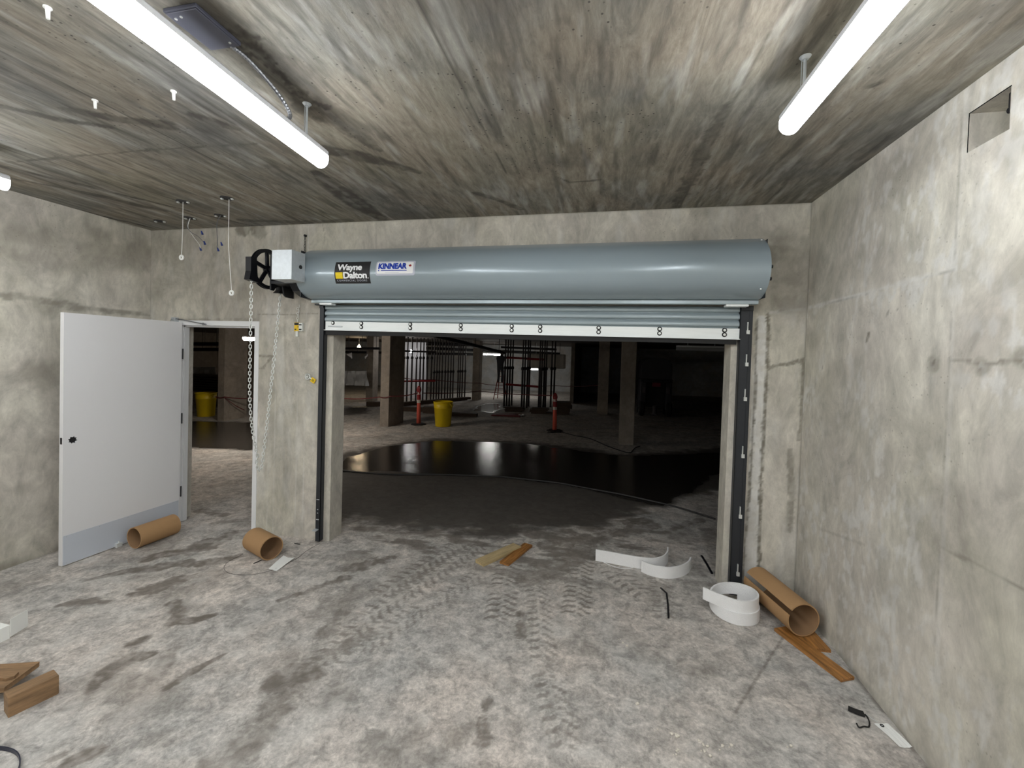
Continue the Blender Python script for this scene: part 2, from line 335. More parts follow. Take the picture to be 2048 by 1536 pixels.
    T([(940, 1455), (910, 1470), (885, 1500)], [.04, .05, .02], .45, .8, sd=26, soft=.7); T([(400, 1020), (450, 1030)], [.06, .06], .7, .8, sd=27); T([(430, 1045), (490, 1040)], [.05, .05], .5, .8, sd=28)
    # lugged tyre tracks
    def tyre(pts, wd, pitch, st, seed):
        P = np.array([q[:2] for q in F(*pts)]); cum = 0
        for a, b in zip(P[:-1], P[1:]):
            d = b-a; Ls = np.hypot(*d); e = d/Ls; t = (U-a[0])*e[0]+(V-a[1])*e[1]; q = -(U-a[0])*e[1]+(V-a[1])*e[0]
            q = q+(fbm(U*5, V*5, seed)-.5)*.03; on = (t >= 0) & (t < Ls)
            side = np.where(q > 0, .5, 0); ph = (t+cum)/pitch+side+np.abs(q)/wd*.7+.12*np.sin(q*60)
            lug = sstep(.15, .5, np.sin(ph*2*PI))*(1-sstep(wd*.8, wd, np.abs(q)))*sstep(.006, .018, np.abs(q))*on
            lug = lug*sstep(.25, .42, fbm(U*4, V*4, seed+5)); n[..., 0] = np.maximum(n[..., 0], min(1, st*1.5)*lug)
            edge = sstep(-.35, -.05, np.sin(ph*2*PI))*(1-sstep(-.05, .25, np.sin(ph*2*PI)))*(1-sstep(wd*.8, wd, np.abs(q)))*on; n[..., 2] = np.maximum(n[..., 2], .6*edge); cum += Ls
    tyre([(1130, 1500), (1090, 1330), (1075, 1200), (1060, 1100)], .1, .075, .38, 41)
    tyre([(1290, 1190), (1230, 1150), (1190, 1100)], .12, .075, .45, 42)
    tyre([(640, 1330), (740, 1230), (850, 1160), (960, 1090)], .13, .08, .42, 43)
    tyre([(720, 1300), (850, 1210), (960, 1150)], .1, .07, .35, 44)
    tyre([(1000, 1240), (1010, 1160), (1030, 1085)], .13, .075, .5, 45); tyre([(1150, 1230), (1160, 1150), (1170, 1085)], .13, .07, .5, 46); tyre([(1330, 1240), (1320, 1170), (1290, 1090)], .1, .07, .35, 47); tyre([(760, 1190), (850, 1130), (930, 1080)], .13, .08, .5, 48)
    # two boot prints
    for (a, b, c, sd) in (((1040, 1228), (1040, 1245), (1042, 1272), 51), ((975, 1408), (965, 1440), (966, 1480), 52)):
        A, Bq, Cq = F(a, b, c); s.stroke(0, [A], [.038], .9, .2, .35, 45, sd); s.stroke(0, [Bq, Cq], [.026, .046], .8, .2, .6, 45, sd+3)
    # saw-cut joint near the right wall
    s.stroke(0, F((1590, 1240), (1540, 1315), (1470, 1425)), .008, .75, .5, .1, 40, 61); s.stroke(0, F((1470, 1425), (1440, 1480), (1400, 1536)), .008, .3, .5, .2, 40, 62)
    # grime along the foot of the right and left walls
    kk = (1-sstep(.0, .035, (XR-U)))*sstep(.35, .6, fbm(U*6, V*6, 71))*(V < D); n[..., 0] = np.maximum(n[..., 0], .8*kk)
    kk = (1-sstep(.0, .05, (U-XL)))*sstep(.3, .6, fbm(U*6, V*6, 72))*(V < D); n[..., 0] = np.maximum(n[..., 0], .6*kk)
fs = [Sheet(-4.95, 1.6, 1.0, 5.6, .0125), Sheet(-12.5, -4.95, 3.6, 12, .04), Sheet(-4.95, 4.5, 5.6, 12, .03), Sheet(1.6, 4.5, 3.6, 5.6, .05), Sheet(-12.5, 4.5, 12, GY, .07)]
for i, s in enumerate(fs): paint_floor(s, i == 0)
q = lambda x0, x1, y0, y1: [(x0, y0, FZ(x0)), (x1, y0, FZ(x1)), (x1, y1, FZ(x1)), (x0, y1, FZ(x0))]
sheets_to_mesh('floor', fs, lambda U, V: (U, V, FZ(U)), [q(-4.95, 1.6, YB, 1.0), q(GX0, -12.5, 3.6, GY), q(4.5, GX1, 3.6, GY)], M['floor'])
# ceiling
cs = Sheet(XL, XR, .9, D, .0125)
cc = lambda *ps: [atZ(*p, CZ) for p in ps]
U, V = cs.U, cs.V
def seam(x, st=.8, w=.004, y0=.9, y1=D):
    k = (1-sstep(w*.6, w*1.6, np.abs(U-x+.01*(fbm(U*0+1, V*2.5, 81)-.5))))*sstep(.25, .5, fbm(U*3, V*4, 82))*(V > y0)*(V < y1); cs.m[..., 0] = np.maximum(cs.m[..., 0], st*k)
for px in ((833, 0), (1571, 0), (95, 150), (330, 130)): seam(atZ(*px, CZ)[0])
seam(atZ(870, 0, CZ)[0]+.02, .5, .01)
cs.m[..., 0] = np.maximum(cs.m[..., 0], .55*sstep(.58, .75, fbm(U*22, V*2.2, 83, 4))); cs.m[..., 0] = np.maximum(cs.m[..., 0], .5*sstep(.6, .8, fbm(U*2.2, V*2.2, 84, 5)))
cs.m[..., 2] = np.maximum(cs.m[..., 2], .3*sstep(.55, .8, fbm(U*16+3, V*2.5, 85, 4)))
St = lambda P, w, st=.85, rag=.35, rs=8, sd=1, soft=.25: cs.stroke(0, cc(*P), w, st, soft, rag, rs, sd)
St([(0, 212), (60, 225), (110, 238), (219, 254)], [.03, .03, .035, .02], .8, sd=2); St([(120, 216), (170, 225), (250, 240), (335, 250)], [.01, .05, .04, .06], .85, sd=3)
St([(386, 230), (430, 245), (475, 258)], [.04, .05, .02], .85, sd=4)
St([(0, 332), (171, 372), (342, 413), (430, 435), (520, 455)], [.03, .035, .02, .02, .01], .85, sd=5); St([(34, 359), (120, 375), (205, 393), (280, 412), (359, 427)], [.015, .015, .05, .05, .02], .8, sd=6)
St([(632, 345), (680, 380), (720, 410), (765, 440)], [.05, .1, .1, .06], .9, sd=7); St([(650, 300), (720, 312), (780, 328), (837, 344)], [.06, .07, .05, .03], .85, sd=8)
St([(600, 215), (660, 240), (700, 262), (760, 300)], [.06, .05, .06, .02], .7, .7, sd=9); St([(370, 10), (440, 50), (500, 85), (560, 150), (600, 190), (650, 215)], [.02, .05, .06, .02, .035, .03], .95, .8, 22, sd=10)
St([(950, 385), (990, 398), (1040, 418)], [.03, .03, .03], .8, .5, sd=11); St([(1105, 350), (1140, 365), (1200, 360)], [.01, .015, .01], .8, .6, sd=12); St([(215, 435), (270, 447), (300, 455)], [.03, .03, .02], .9, sd=13)
St([(14, 325), (160, 312), (300, 300), (513, 287)], .012, .6, .9, 10, sd=14); St([(480, 440), (600, 445), (700, 440)], [.03, .05, .04], .6, .6, sd=15)
St([(1450, 215), (1400, 320), (1350, 415)], [.03, .04, .04], .7, .9, 10, sd=16); St([(1745, 172), (1760, 165)], [.02, .02], .9, sd=17)
St([(380, 12), (520, 120), (640, 205), (720, 255)], [.1, .1, .08, .06], .5, 1, 5, sd=18, soft=.5); St([(1300, 440), (1500, 420), (1610, 408)], [.1, .12, .12], .45, .8, 5, sd=19, soft=.5)
# the box recess is a real hole in the slab
sheets_to_mesh('ceiling', [cs], lambda U, V: (U, V, U*0+CZ), [[(XL, YB, CZ), (XR, YB, CZ), (XR, .9, CZ), (XL, .9, CZ)]], M['ceil'], flip=True)
# right wall, with its square pocket
HY0, HY1, HZ0, HZ1 = 2.065, 2.257, 2.846, 3.022
rw = Sheet(.6, D, -.1, CZ, .0125); U, V = rw.U, rw.V
rw.m[..., 0] = np.maximum(rw.m[..., 0], .3*sstep(.52, .75, fbm(U*3, V*2.4, 91, 5))); rw.m[..., 2] = np.maximum(rw.m[..., 2], .6*sstep(.52, .68, fbm(U*26, V*13, 92, 3))*sstep(.38, .58, fbm(U*1.5, V*1.5, 93)))
RX = lambda *ps: [(atX(*p, XR)[1], atX(*p, XR)[2]) for p in ps]
Rs = lambda ch, P, w, st=.8, rag=.4, rs=20, sd=1, soft=.3: rw.stroke(ch, RX(*P), w, st, soft, rag, rs, sd)
Rs(2, [(1934, 185), (1910, 537), (1898, 850), (1880, 1200), (1868, 1480)], .012, .35, .9, 12, 2); Rs(0, [(1928, 190), (1906, 537), (1892, 850), (1875, 1200), (1862, 1480)], .004, .45, .8, 12, 3)
Rs(2, [(1618, 616), (1760, 578), (1909, 537)], .012, .7, .7, 10, 4); Rs(0, [(1618, 618), (1909, 541)], .003, .5, .8, 10, 5)
Rs(0, [(1885, 1095), (1960, 1133), (2048, 1180)], .008, .7, .15, 10, 6); Rs(0, [(1640, 1058), (1730, 1090)], .008, .3, .3, 10, 7)
Rs(0, [(1905, 722), (1940, 723), (1960, 732), (2000, 724), (2048, 722)], .008, .75, .3, 30, 8)
for p in ((1867, 728), (1962, 732), (2050, 715)): Rs(0, [p], .045, .6, .15, 20, 9); Rs(0, [p], .022, .95, .12, 40, 10); Rs(2, [p], .012, 1, .1, 40, 11)
Rs(0, [(1738, 665), (1733, 682)], .012, .85, .4, 40, 12); Rs(0, [(1776, 626)], .012, .85, .5, 40, 13); Rs(0, [(1795, 618)], .01, .85, .5, 40, 14); Rs(0, [(1645, 735)], .012, .6, .5, 40, 15)
Rs(0, [(1640, 470), (1700, 450)], [.15, .2], .25, .8, 5, 16, .6); Rs(0, [(1660, 900), (1650, 1000)], [.15, .1], .22, .8, 5, 17, .6)
k = (1-sstep(0, .07, V-FZ(XR)-.0))*sstep(.35, .65, fbm(U*4, V*9, 95)); rw.m[..., 0] = np.maximum(rw.m[..., 0], .7*k)
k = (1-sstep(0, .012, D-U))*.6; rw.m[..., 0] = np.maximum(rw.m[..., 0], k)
dp = .16; ex = [[(XR, YB, -.1), (XR, YB, CZ), (XR, .6, CZ), (XR, .6, -.1)]]
ex += [[(XR, HY0, HZ0), (XR, HY1, HZ0), (XR+dp, HY1, HZ0), (XR+dp, HY0, HZ0)], [(XR, HY0, HZ1), (XR+dp, HY0, HZ1), (XR+dp, HY1, HZ1), (XR, HY1, HZ1)],
       [(XR, HY0, HZ0), (XR+dp, HY0, HZ0), (XR+dp, HY0, HZ1), (XR, HY0, HZ1)], [(XR, HY1, HZ0), (XR, HY1, HZ1), (XR+dp, HY1, HZ1), (XR+dp, HY1, HZ0)],
       [(XR+dp, HY0, HZ0), (XR+dp, HY1, HZ0), (XR+dp, HY1, HZ1), (XR+dp, HY0, HZ1)]]
sheets_to_mesh('wall_right', [rw], lambda U, V: (U*0+XR, U, V), ex, M['wall'], keep=lambda u, v: ~((u > HY0) & (u < HY1) & (v > HZ0) & (v < HZ1)), flip=True)
# left wall
lw = Sheet(1.8, D, -.1, CZ, .02); U, V = lw.U, lw.V
lw.m[..., 0] = .5*sstep(.5, .75, fbm(U*2.5, V*2.5, 101, 5)); lw.m[..., 0] = np.maximum(lw.m[..., 0], .75*(1-sstep(0, .12, V+.065))*sstep(.3, .6, fbm(U*5, V*5, 102)))
LX = lambda *ps: [(atX(*p, XL)[1], atX(*p, XL)[2]) for p in ps]
lw.stroke(0, LX((0, 590), (60, 597), (140, 612), (220, 622), (300, 630)), [.02, .03, .04, .02, .02], .7, .4, .9, 9, 103)
lw.stroke(0, LX((225, 436), (260, 444), (300, 456)), [.03, .035, .01], .9, .3, .3, 9, 104)
sheets_to_mesh('wall_left', [lw], lambda U, V: (U*0+XL, U, V), [[(XL, YB, -.1), (XL, 1.8, -.1), (XL, 1.8, CZ), (XL, YB, CZ)]], M['wall'])
# front wall with its two openings
fwl = Sheet(XL, XR, -.1, CZ, .0125); U, V = fwl.U, fwl.V
fwl.m[..., 0] = .3*sstep(.5, .75, fbm(U*2.5, V*1.6, 111, 5)); fwl.m[..., 2] = .35*sstep(.55, .75, fbm(U*9, V*2.2, 112, 5))
FY = lambda *ps: [(atY(*p, D)[0], atY(*p, D)[2]) for p in ps]
Fs = lambda ch, P, w, st=.8, rag=.4, rs=20, sd=1, soft=.3: fwl.stroke(ch, FY(*P), w, min(1, st*(1.35 if ch == 0 else 1.1)), soft, rag, rs, sd)
Fs(2, [(1523, 640), (1521, 720), (1517, 800), (1513, 880), (1508, 975)], [.038, .043, .047, .047, .038], .85, .18, 14, 2, .15); Fs(2, [(1508, 985), (1504, 1060), (1500, 1120), (1497, 1180)], [.04, .055, .055, .06], 1, .15, 14, 3, .15)
Fs(0, [(1536, 630), (1535, 720), (1531, 800), (1526, 880), (1521, 970), (1519, 1060), (1517, 1150)], .013, .8, .7, 22, 4); Fs(0, [(1514, 640), (1511, 760), (1505, 880), (1500, 970), (1490, 1080), (1484, 1170)], .011, .7, .7, 22, 5)
Fs(0, [(1537, 735), (1570, 728), (1605, 722)], [.014, .018, .014], .65, .7, 22, 6); Fs(0, [(1608, 720), (1603, 800), (1597, 880)], [.02, .012, .006], .6, .7, 22, 7)
Fs(0, [(1580, 900), (1583, 1000), (1577, 1060)], [.02, .03, .025], .5, .6, 12, 8); Fs(2, [(1540, 625), (1610, 618)], .012, .6, .6, 14, 9); Fs(0, [(1560, 622), (1612, 616)], .012, .5, .6, 14, 10)
Fs(0, [(1575, 520), (1585, 590)], [.22, .2], .38, .5, 6, 11, .5); Fs(0, [(300, 470), (400, 560), (480, 620)], [.3, .35, .3], .3, .7, 4, 12, .6); Fs(0, [(490, 455), (520, 460)], [.1, .08], .6, .6, 8, 13)
Fs(0, [(515, 628), (560, 629), (635, 627)], .006, .5, .7, 30, 14); Fs(0, [(516, 712), (545, 712), (527, 735), (520, 737)], [.012, .012, .016, .01], .55, .5, 24, 15); Fs(0, [(600, 625), (600, 660)], [.12, .05], .3, .8, 8, 16, .5)
Fs(0, [(645, 448), (650, 470), (650, 505)], .004, .4, .6, 20, 17); Fs(0, [(345, 642), (512, 643)], .03, .5, .4, 12, 18)
for X in (-3.36, -3.28, -3.02, -2.93): k = (1-sstep(.002, .006, np.abs(U-X)))*sstep(.35, .6, fbm(U*4, V*2, 119)); fwl.m[..., 2] = np.maximum(fwl.m[..., 2], .45*k)
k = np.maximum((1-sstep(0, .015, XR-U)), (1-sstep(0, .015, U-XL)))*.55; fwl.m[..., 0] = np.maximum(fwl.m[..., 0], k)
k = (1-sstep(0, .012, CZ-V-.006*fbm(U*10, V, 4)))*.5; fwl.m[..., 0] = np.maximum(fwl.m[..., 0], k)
def bay(x0, x1, z1):   # the returns of an opening through the wall
    y0, y1 = D, D+TH
    return [[(x0, y0, -.1), (x0, y1, -.1), (x0, y1, z1), (x0, y0, z1)], [(x1, y0, -.1), (x1, y0, z1), (x1, y1, z1), (x1, y1, -.1)], [(x0, y0, z1), (x0, y1, z1), (x1, y1, z1), (x1, y0, z1)]]
y1 = D+TH; bk = lambda a, b, c, d: [(a, y1, c), (a, y1, d), (b, y1, d), (b, y1, c)]
ex = bay(OX0, OX1, OZ)+bay(PX0, PX1, PZ)+[bk(GX0, PX0, -.3, CZ), bk(PX1, OX0, -.1, CZ), bk(OX1, GX1, -.1, CZ), bk(PX0, PX1, PZ, CZ), bk(OX0, OX1, OZ, CZ)]
sheets_to_mesh('wall_front', [fwl], lambda U, V: (U, U*0+D, V), ex, M['wall'], keep=lambda u, v: ~(((u > OX0) & (u < OX1) & (v < OZ)) | ((u > PX0) & (u < PX1) & (v < PZ))))
bm = B(); box(bm, XR+.03, XR+dp, HY0+.0, HY0+.05, HZ1-.06, HZ1, .004); rod(bm, (XR+.02, HY0+.03, HZ1-.08), (XR+dp, HY0+.03, HZ1-.05), .012)
tag(link('pocket_fitting', bm, M['dark']), 'dark steel fitting inside the square wall pocket at upper right', 'fitting')
def slab(name, boxes, m):
    bm = B()
    for b in boxes: box(bm, *b)
    return tag(link(name, bm, m), kind='structure')
slab('wall_rear', [(XL-.2, XR+.2, YB-.2, YB, -.2, CZ+.1)], M['wall'])
# parking level beyond
slab('wall_far', [(GX0-.2, GX1+.2, GY, GY+.2, -.4, 2.7)], concrete('far wall concrete', srgb(186, 190, 192), srgb(174, 177, 178), srgb(180, 176, 170), fine=.12, fscale=6)); slab('wall_far_left', [(GX0-.2, GX0, D+TH, GY, -.4, 2.7)], M['garage']); slab('wall_far_right', [(GX1, GX1+.2, D+TH, GY, -.4, 2.7)], M['garage'])
slab('wall_light_block', [(-1.25, -1.1, 17.5, GY, -.4, 2.5)], M['garage'])  # added wall, blocks the far lamp so the right side stays dark
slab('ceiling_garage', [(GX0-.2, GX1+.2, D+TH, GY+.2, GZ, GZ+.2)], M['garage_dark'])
# jamb chamfer strip of rough mortar on the roll-up reveals
def column(x0, x1, y0, y1, lab):
    bm = B(); box(bm, x0, x1, y0, y1, FZ(x0)-.02, GZ, .012)
    return tag(link('column', bm, M['garage']), lab, 'column', kind='structure')
a = atF(759, 853); b = atF(780, 853); column(-5.66, -5.41, 10.0, 10.85, 'square concrete column left of the yellow bin')
column(-5.45, -5.15, 17.3, 17.75, 'dark concrete column between the two rows of props')
column(.43, .74, 9.5, 9.85, 'pale concrete column on the right of the opening')
column(-10.27, -10.05, 9.5, 10.25, 'concrete column seen through the small door')
column(-.1, .25, 14.4, 14.8, 'unlit concrete column behind the right-hand one')
column(-9.25, -8.95, 15.2, 15.6, 'shaded concrete column at left')
# ------------------------------------------------------------------ suspended tube lights of the room
def tube_light(name, end, length, rz, label, group=None, stems=(.13, -.35), mlens=None, w=.084, zc=CZ, top=None):
    """end: far end, centre of the lens bottom; runs towards -Y"""
    t = empty(name, end, rz, label, 'light fixture', group); ht = .098; tp = ht
    bm = B(); prof = [(-w/2+.012, ht), (w/2-.012, ht), (w/2, ht-.012), (w/2, .066), (-w/2, .066), (-w/2, ht-.012)]; prism(bm, prof, 'Y', -length+.002, -.002); link('housing', bm, M['fix'], t)
    bm = B(); n = 14; r = w/2-.001; prof = [(r, .065), (r, .042)]+[(r*math.cos(a), .04-.04*math.sin(a)) for a in [PI*k/n for k in range(n+1)]]+[(-r, .042), (-r, .065)]
    prism(bm, prof, 'Y', -length, 0); link('lens', bm, mlens or M['lens'], t, smooth=True)
    for s in stems:
        bm = B(); y = -s if s > 0 else -length-s; rod(bm, (0, y, ht-.002), (0, y, zc-end[2]-.002), .006); rod(bm, (-.012, y, ht), (-.012, y, zc-end[2]-.002), .0015, seg=5)
        st = link('stem', bm, M['galv'], t); bm = B(); lathe(bm, [(.001, -.012), (.012, -.012), (.018, -.004), (.022, 0)], 20, Matrix.Translation((0, y, zc-end[2]-.001))); link('canopy', bm, M['galv'], st, smooth=True)
    return t
lg = 'suspended tube lights of the room'
tube_light('tube_light', (-1.535, 2.03, 2.88), 2.44, .05, 'long glowing tube light hanging left of centre, conduit looping beside it', lg)
tube_light('tube_light', (.775, 2.08, 2.90), 2.44, 0, 'long glowing tube light hanging at upper right, nearest the right wall', lg)
tube_light('tube_light', (-3.90, 2.02, 2.88), 2.44, 0, 'glowing end of a tube light at the left edge of the photo', lg)
for x, n_ in ((-3.86, 'left'), (-1.5, 'middle'), (.775, 'right')): tube_light('tube_light', (x, -1.0, 2.88), 1.95, 0, n_+' tube light of the unseen row added behind the camera', 'added tube lights behind the camera')  # unseen extra row, added to light the front wall and room
# ------------------------------------------------------------------ roll-up door
door = empty('roll_up_door', (-.79, D-.0, FZ(-.79)), 0, 'grey-blue steel roll-up door, its curtain raised under a long round hood', 'roll-up door')
def dl(o): o.location = Vector(o.location)-Vector(door.location); return o
HX0, HX1 = -2.742, 1.155
prof = [(D-.001, 2.805), (3.60, 2.832), (3.50, 2.83), (3.45, 2.805), (3.40, 2.772), (3.35, 2.722), (3.318, 2.67), (3.299, 2.61), (3.298, 2.55), (3.318, 2.49), (3.355, 2.44), (3.41, 2.40), (3.47, 2.378), (3.555, 2.368)]
sp = [(p.x, p.y) for p in smoothpath([(a, b, 0) for a, b in prof[2:]], 5)]; hoodp = [prof[0], prof[1]]+sp
arc = [0]
for a, b in zip(hoodp[:-1], hoodp[1:]): arc.append(arc[-1]+math.hypot(b[0]-a[0], b[1]-a[1]))
def hood_hit(px, py):
    d = ray(px, py); best = None
    for i in range(len(hoodp)-1):
        (y0, z0), (yb, zb) = hoodp[i], hoodp[i+1]
        A = np.array([[d[1], -(yb-y0)], [d[2], -(zb-z0)]]);
        try: t, s = np.linalg.solve(A, [y0, z0-CAMZ])
        except Exception: continue
        if 0 <= s <= 1 and t > 0 and (best is None or t < best[0]): best = (t, d[0]*t, arc[i]+s*(arc[i+1]-arc[i]))
    return best[1:]
def hood_pt(x, s, off=.0012):
    s = max(0, min(arc[-1]-1e-6, s)); i = max(k for k in range(len(arc)-1) if arc[k] <= s); t = (s-arc[i])/(arc[i+1]-arc[i]); (ya, za), (yb, zb) = hoodp[i], hoodp[i+1]
    ty, tz = yb-ya, zb-za; L_ = math.hypot(ty, tz); return (x, ya+ty*t+tz/L_*off, za+tz*t-ty/L_*off)
bm = B(); prism(bm, hoodp+[(D-.001, 2.368)], 'X', HX0, HX1); hood = dl(link('hood', bm, M['hood'], door, smooth=True))
bm = B()
for x, z in ((HX1-.02, .28), (HX1-.04, .78)):
    s = arc[-1]*z; p = hood_pt(x, s, 0); lathe(bm, [(.008, 0), (.006, .004), (.0005, .005)], 10, Matrix.Translation(p) @ Matrix.Rotation(PI/2, 4, 'X'))
link('screw', bm, M['silver'], hood)
bm = B(); box(bm, HX1, HX1+.004, 3.40, D, 2.37, 2.80, .001)
for y, z in ((3.34, 2.585), (3.355, 2.50), (3.46, 2.43)): rod(bm, (HX1-.002, y, z), (HX1+.022, y, z), .013, seg=6)
dl(link('end_bracket', bm, M['black'], door))
bm = B(); box(bm, HX0, HX1, 3.52, 3.575, 2.338, 2.368, .003); dl(link('hood_rail', bm, M['slat'], door))
bm = B(); box(bm, -2.24, -2.10, 3.62, 3.66, 2.835, 2.85, .001); box(bm, -.2, .95, 3.62, 3.66, 2.835, 2.843, .001); dl(link('top_bracket', bm, M['black'], door))
for x0, x1, w_ in ((-2.735, -2.69, 0), (1.069, 1.157, 1)):
    z0 = FZ(x0)+(.015 if x0 < 0 else .0)
    bm = B(); box(bm, x0, x1, 3.64, 3.652, z0, 2.335, .001); box(bm, x0, x0+.006, 3.64, D, z0, 2.335); box(bm, x1-.006, x1, 3.64, D, z0, 2.335)
    box(bm, x0-.0, x1, 3.63, 3.66, 2.30, 2.338, .002)
    if not w_: box(bm, x0-.03, x0+.03, 3.60, 3.66, 2.325, 2.338, .002)
    if w_: box(bm, x0+.062, x0+.064, 3.636, 3.642, z0, 2.33)
    g = dl(link('guide', bm, M['guide'], door)); bm = B()
    if w_:
        for z in (2.165, 1.91, 1.634, 1.179, .693, .228): prism(bm, [(x1-.040, z+.045), (x1-.034, z+.045), (x1-.034, z-.02), (x1-.022, z-.02), (x1-.022, z-.05), (x1-.044, z-.05), (x1-.044, z-.02), (x1-.040, z-.02)], 'Y', 3.626, 3.641)
        c = link('clip', bm, M['silver'], g)
    else:
        for z, wd_ in ((.40, .03), (.30, .012), (.265, .01), (.20, .03)): box(bm, x0+.022-wd_/2, x0+.022+wd_/2, 3.6375, 3.6405, z-.004, z+.004)
        box(bm, x0-.008, x0+.035, 3.60, 3.642, .095, .105, .002); c = link('clip', bm, M['galv'], g)
# curtain of interlocked curved slats
bm = B(); YC = 3.672; pr = []; z = 2.34; k = 0
ns = 3; ph = .058
front = []
for i in range(ns):
    zt = 2.338-i*ph
    front += [(YC+.004, zt), (YC-.004, zt-.003), (YC-.016, zt-.014), (YC-.021, zt-.026), (YC-.020, zt-.040), (YC-.012, zt-.047), (YC+.010, zt-.048), (YC+.010, zt-.054), (YC+.002, zt-.056)]
front += [(YC+.004, 2.163), (YC+.012, 2.163), (YC+.012, 2.338)]
prism(bm, front, 'X', -2.688, 1.066); dl(link('curtain', bm, M['slat'], door, smooth=True, angle=50))
bm = B(); MB = Matrix.Rotation(.0035, 4, 'Y')
box(bm, -2.69, 1.062, YC-.016, YC+.012, 2.078, 2.163, .002, MB); box(bm, -2.694, 1.064, YC-.034, YC+.012, 2.074, 2.080, .001, MB); bar = dl(link('bottom_bar', bm, M['bar'], door))
bm = B()
for px in (665, 722, 820, 921, 1023, 1080, 1197, 1319, 1449):
    x = atY(px, 668, YC-.02)[0]
    for z in ((2.148,) if px == 665 else (2.148, 2.112)):
        zz = z-.0035*x; lathe(bm, [(.019, 0), (.019, .003), (.014, .006), (.0005, .007)], 18, Matrix.Translation((x, YC-.016, zz)) @ Matrix.Rotation(PI/2, 4, 'X')); 
bl = link('bolt', bm, M['dark'], bar, smooth=True)
bm = B()
for px in (665, 722, 820, 921, 1023, 1080, 1197, 1319, 1449):
    x = atY(px, 668, YC-.02)[0]
    for z in ((2.148,) if px == 665 else (2.148, 2.112)):
        zz = z-.0035*x; lathe(bm, [(.0105, 0), (.0105, .010), (.0005, .0112)], 12, Matrix.Translation((x, YC-.016, zz)) @ Matrix.Rotation(PI/2, 4, 'X'))
bl = link('bolt_tip', bm, M['silver'], bar)
bm = B(); box(bm, -2.655, -2.50, YC-.024, YC-.016, 2.107, 2.120, .003, MB); sb = link('slide_bolt', bm, M['galv'], bar)
bm = B(); pts = [(x, YC-.004+.004*math.sin(x*5), 2.034-.0035*x+.004*math.sin(x*3)) for x in np.linspace(-2.68, 1.05, 40)]
ribbon(bm, pts, .044, .016); dl(link('rubber_seal', bm, M['rubber'], door, smooth=True))
for x0, x1 in ((-2.66, -2.53), (.93, 1.09)):
    bm = B(); box(bm, x0, x1, 3.53, 3.60, 2.322, 2.338, .001); dl(link('hood_bracket', bm, M['bar'], door))
# ---- printed stickers on the hood
def flat_text(body, size, bold=0., space=1., name='lettering'):
    c = bpy.data.curves.new(name, 'FONT'); c.body = body; c.size = size; c.offset = bold; c.space_character = space; c.resolution_u = 3
    o = bpy.data.objects.new(name, c); COL.objects.link(o); dg = bpy.context.evaluated_depsgraph_get(); dg.update()
    me = bpy.data.meshes.new_from_object(o.evaluated_get(dg)); bpy.data.objects.remove(o); co = np.array([v.co[:2] for v in me.vertices]); return me, co
def on_hood(me, fx, name, m, parent, off, cuts=0):
    """fx: (u,v) -> (x, s)"""
    bm = B(); bm.from_mesh(me)
    vv = [v.co.y for v in bm.verts]; v0_, v1_ = min(vv), max(vv)
    if cuts:
        for k in range(1, cuts): bmesh.ops.bisect_plane(bm, geom=bm.verts[:]+bm.edges[:]+bm.faces[:], plane_co=(0, v0_+(v1_-v0_)*k/cuts, 0), plane_no=(0, 1, 0))
    for v in bm.verts:
        x, s = fx(v.co.x, v.co.y); v.co = hood_pt(x, s, off)
    bmesh.ops.recalc_face_normals(bm, faces=bm.faces[:]); o = link(name, bm, m, parent); return o
def patch(x0, x1, s0, s1, name, m, parent, off, n=14, rnd=0):
    me = bpy.data.meshes.new(name); vs = []; fs_ = []
    for i in range(n+1):
        s = s0+(s1-s0)*i/n
        ins = rnd-math.sqrt(max(0, rnd**2-max(0, rnd-min(s-s0, s1-s))**2)) if rnd else 0
        vs += [(x0+ins, s, 0), (x1-ins, s, 0)]
    for i in range(n): fs_.append((2*i, 2*i+1, 2*i+3, 2*i+2))
    me.from_pydata(vs, [], fs_); return on_hood(me, lambda u, v: (u, v), name, m, parent, off)
def fit_text(body, x0, x1, s0, s1, name, m, parent, off, bold=0, space=1, slant=0):
    me, co = flat_text(body, 1, bold, space); a, b = co.min(0), co.max(0)
    return on_hood(me, lambda u, v: (x0+(x1-x0)*(u-a[0])/(b[0]-a[0])+slant*(v-a[1]), s1+(s0-s1)*(v-a[1])/(b[1]-a[1])), name, m, parent, off, 7)
M['s_black'] = mat('black label print', srgb(26, 26, 28), .55); M['s_white'] = mat('white label print', srgb(240, 241, 243), .4); M['s_yel'] = mat('yellow label print', srgb(250, 220, 10), .6)
M['s_blue'] = mat('blue label print', srgb(28, 62, 170), .4); M['s_grey'] = mat('grey label print', srgb(190, 194, 208), .4); M['s_red'] = mat('red label print', srgb(150, 30, 34), .4)
k1 = [hood_hit(*p) for p in ((671, 525), (741, 523), (744, 566), (674, 568))]
x0 = (k1[0][0]+k1[3][0])/2; x1 = (k1[1][0]+k1[2][0])/2; s0 = (k1[0][1]+k1[1][1])/2; s1 = (k1[2][1]+k1[3][1])/2; W_, H_ = x1-x0, s1-s0
lab = patch(x0, x1, s0, s1, 'sticker', M['s_black'], hood, .0015)
lab['label'] = 'black square sticker with white and yellow lettering'
fit_text('Wayne', x0+W_*.07, x0+W_*.78, s0+H_*.12, s0+H_*.50, 'lettering', M['s_white'], None, .0025, .038, .95)
fit_text('Dalton', x0+W_*.25, x0+W_*.92, s0+H_*.48, s0+H_*.775, 'lettering', M['s_white'], None, .0026, .038, .95)
fit_text('.', x0+W_*.935, x0+W_*.965, s0+H_*.735, s0+H_*.775, 'lettering', M['s_white'], None, .0025)
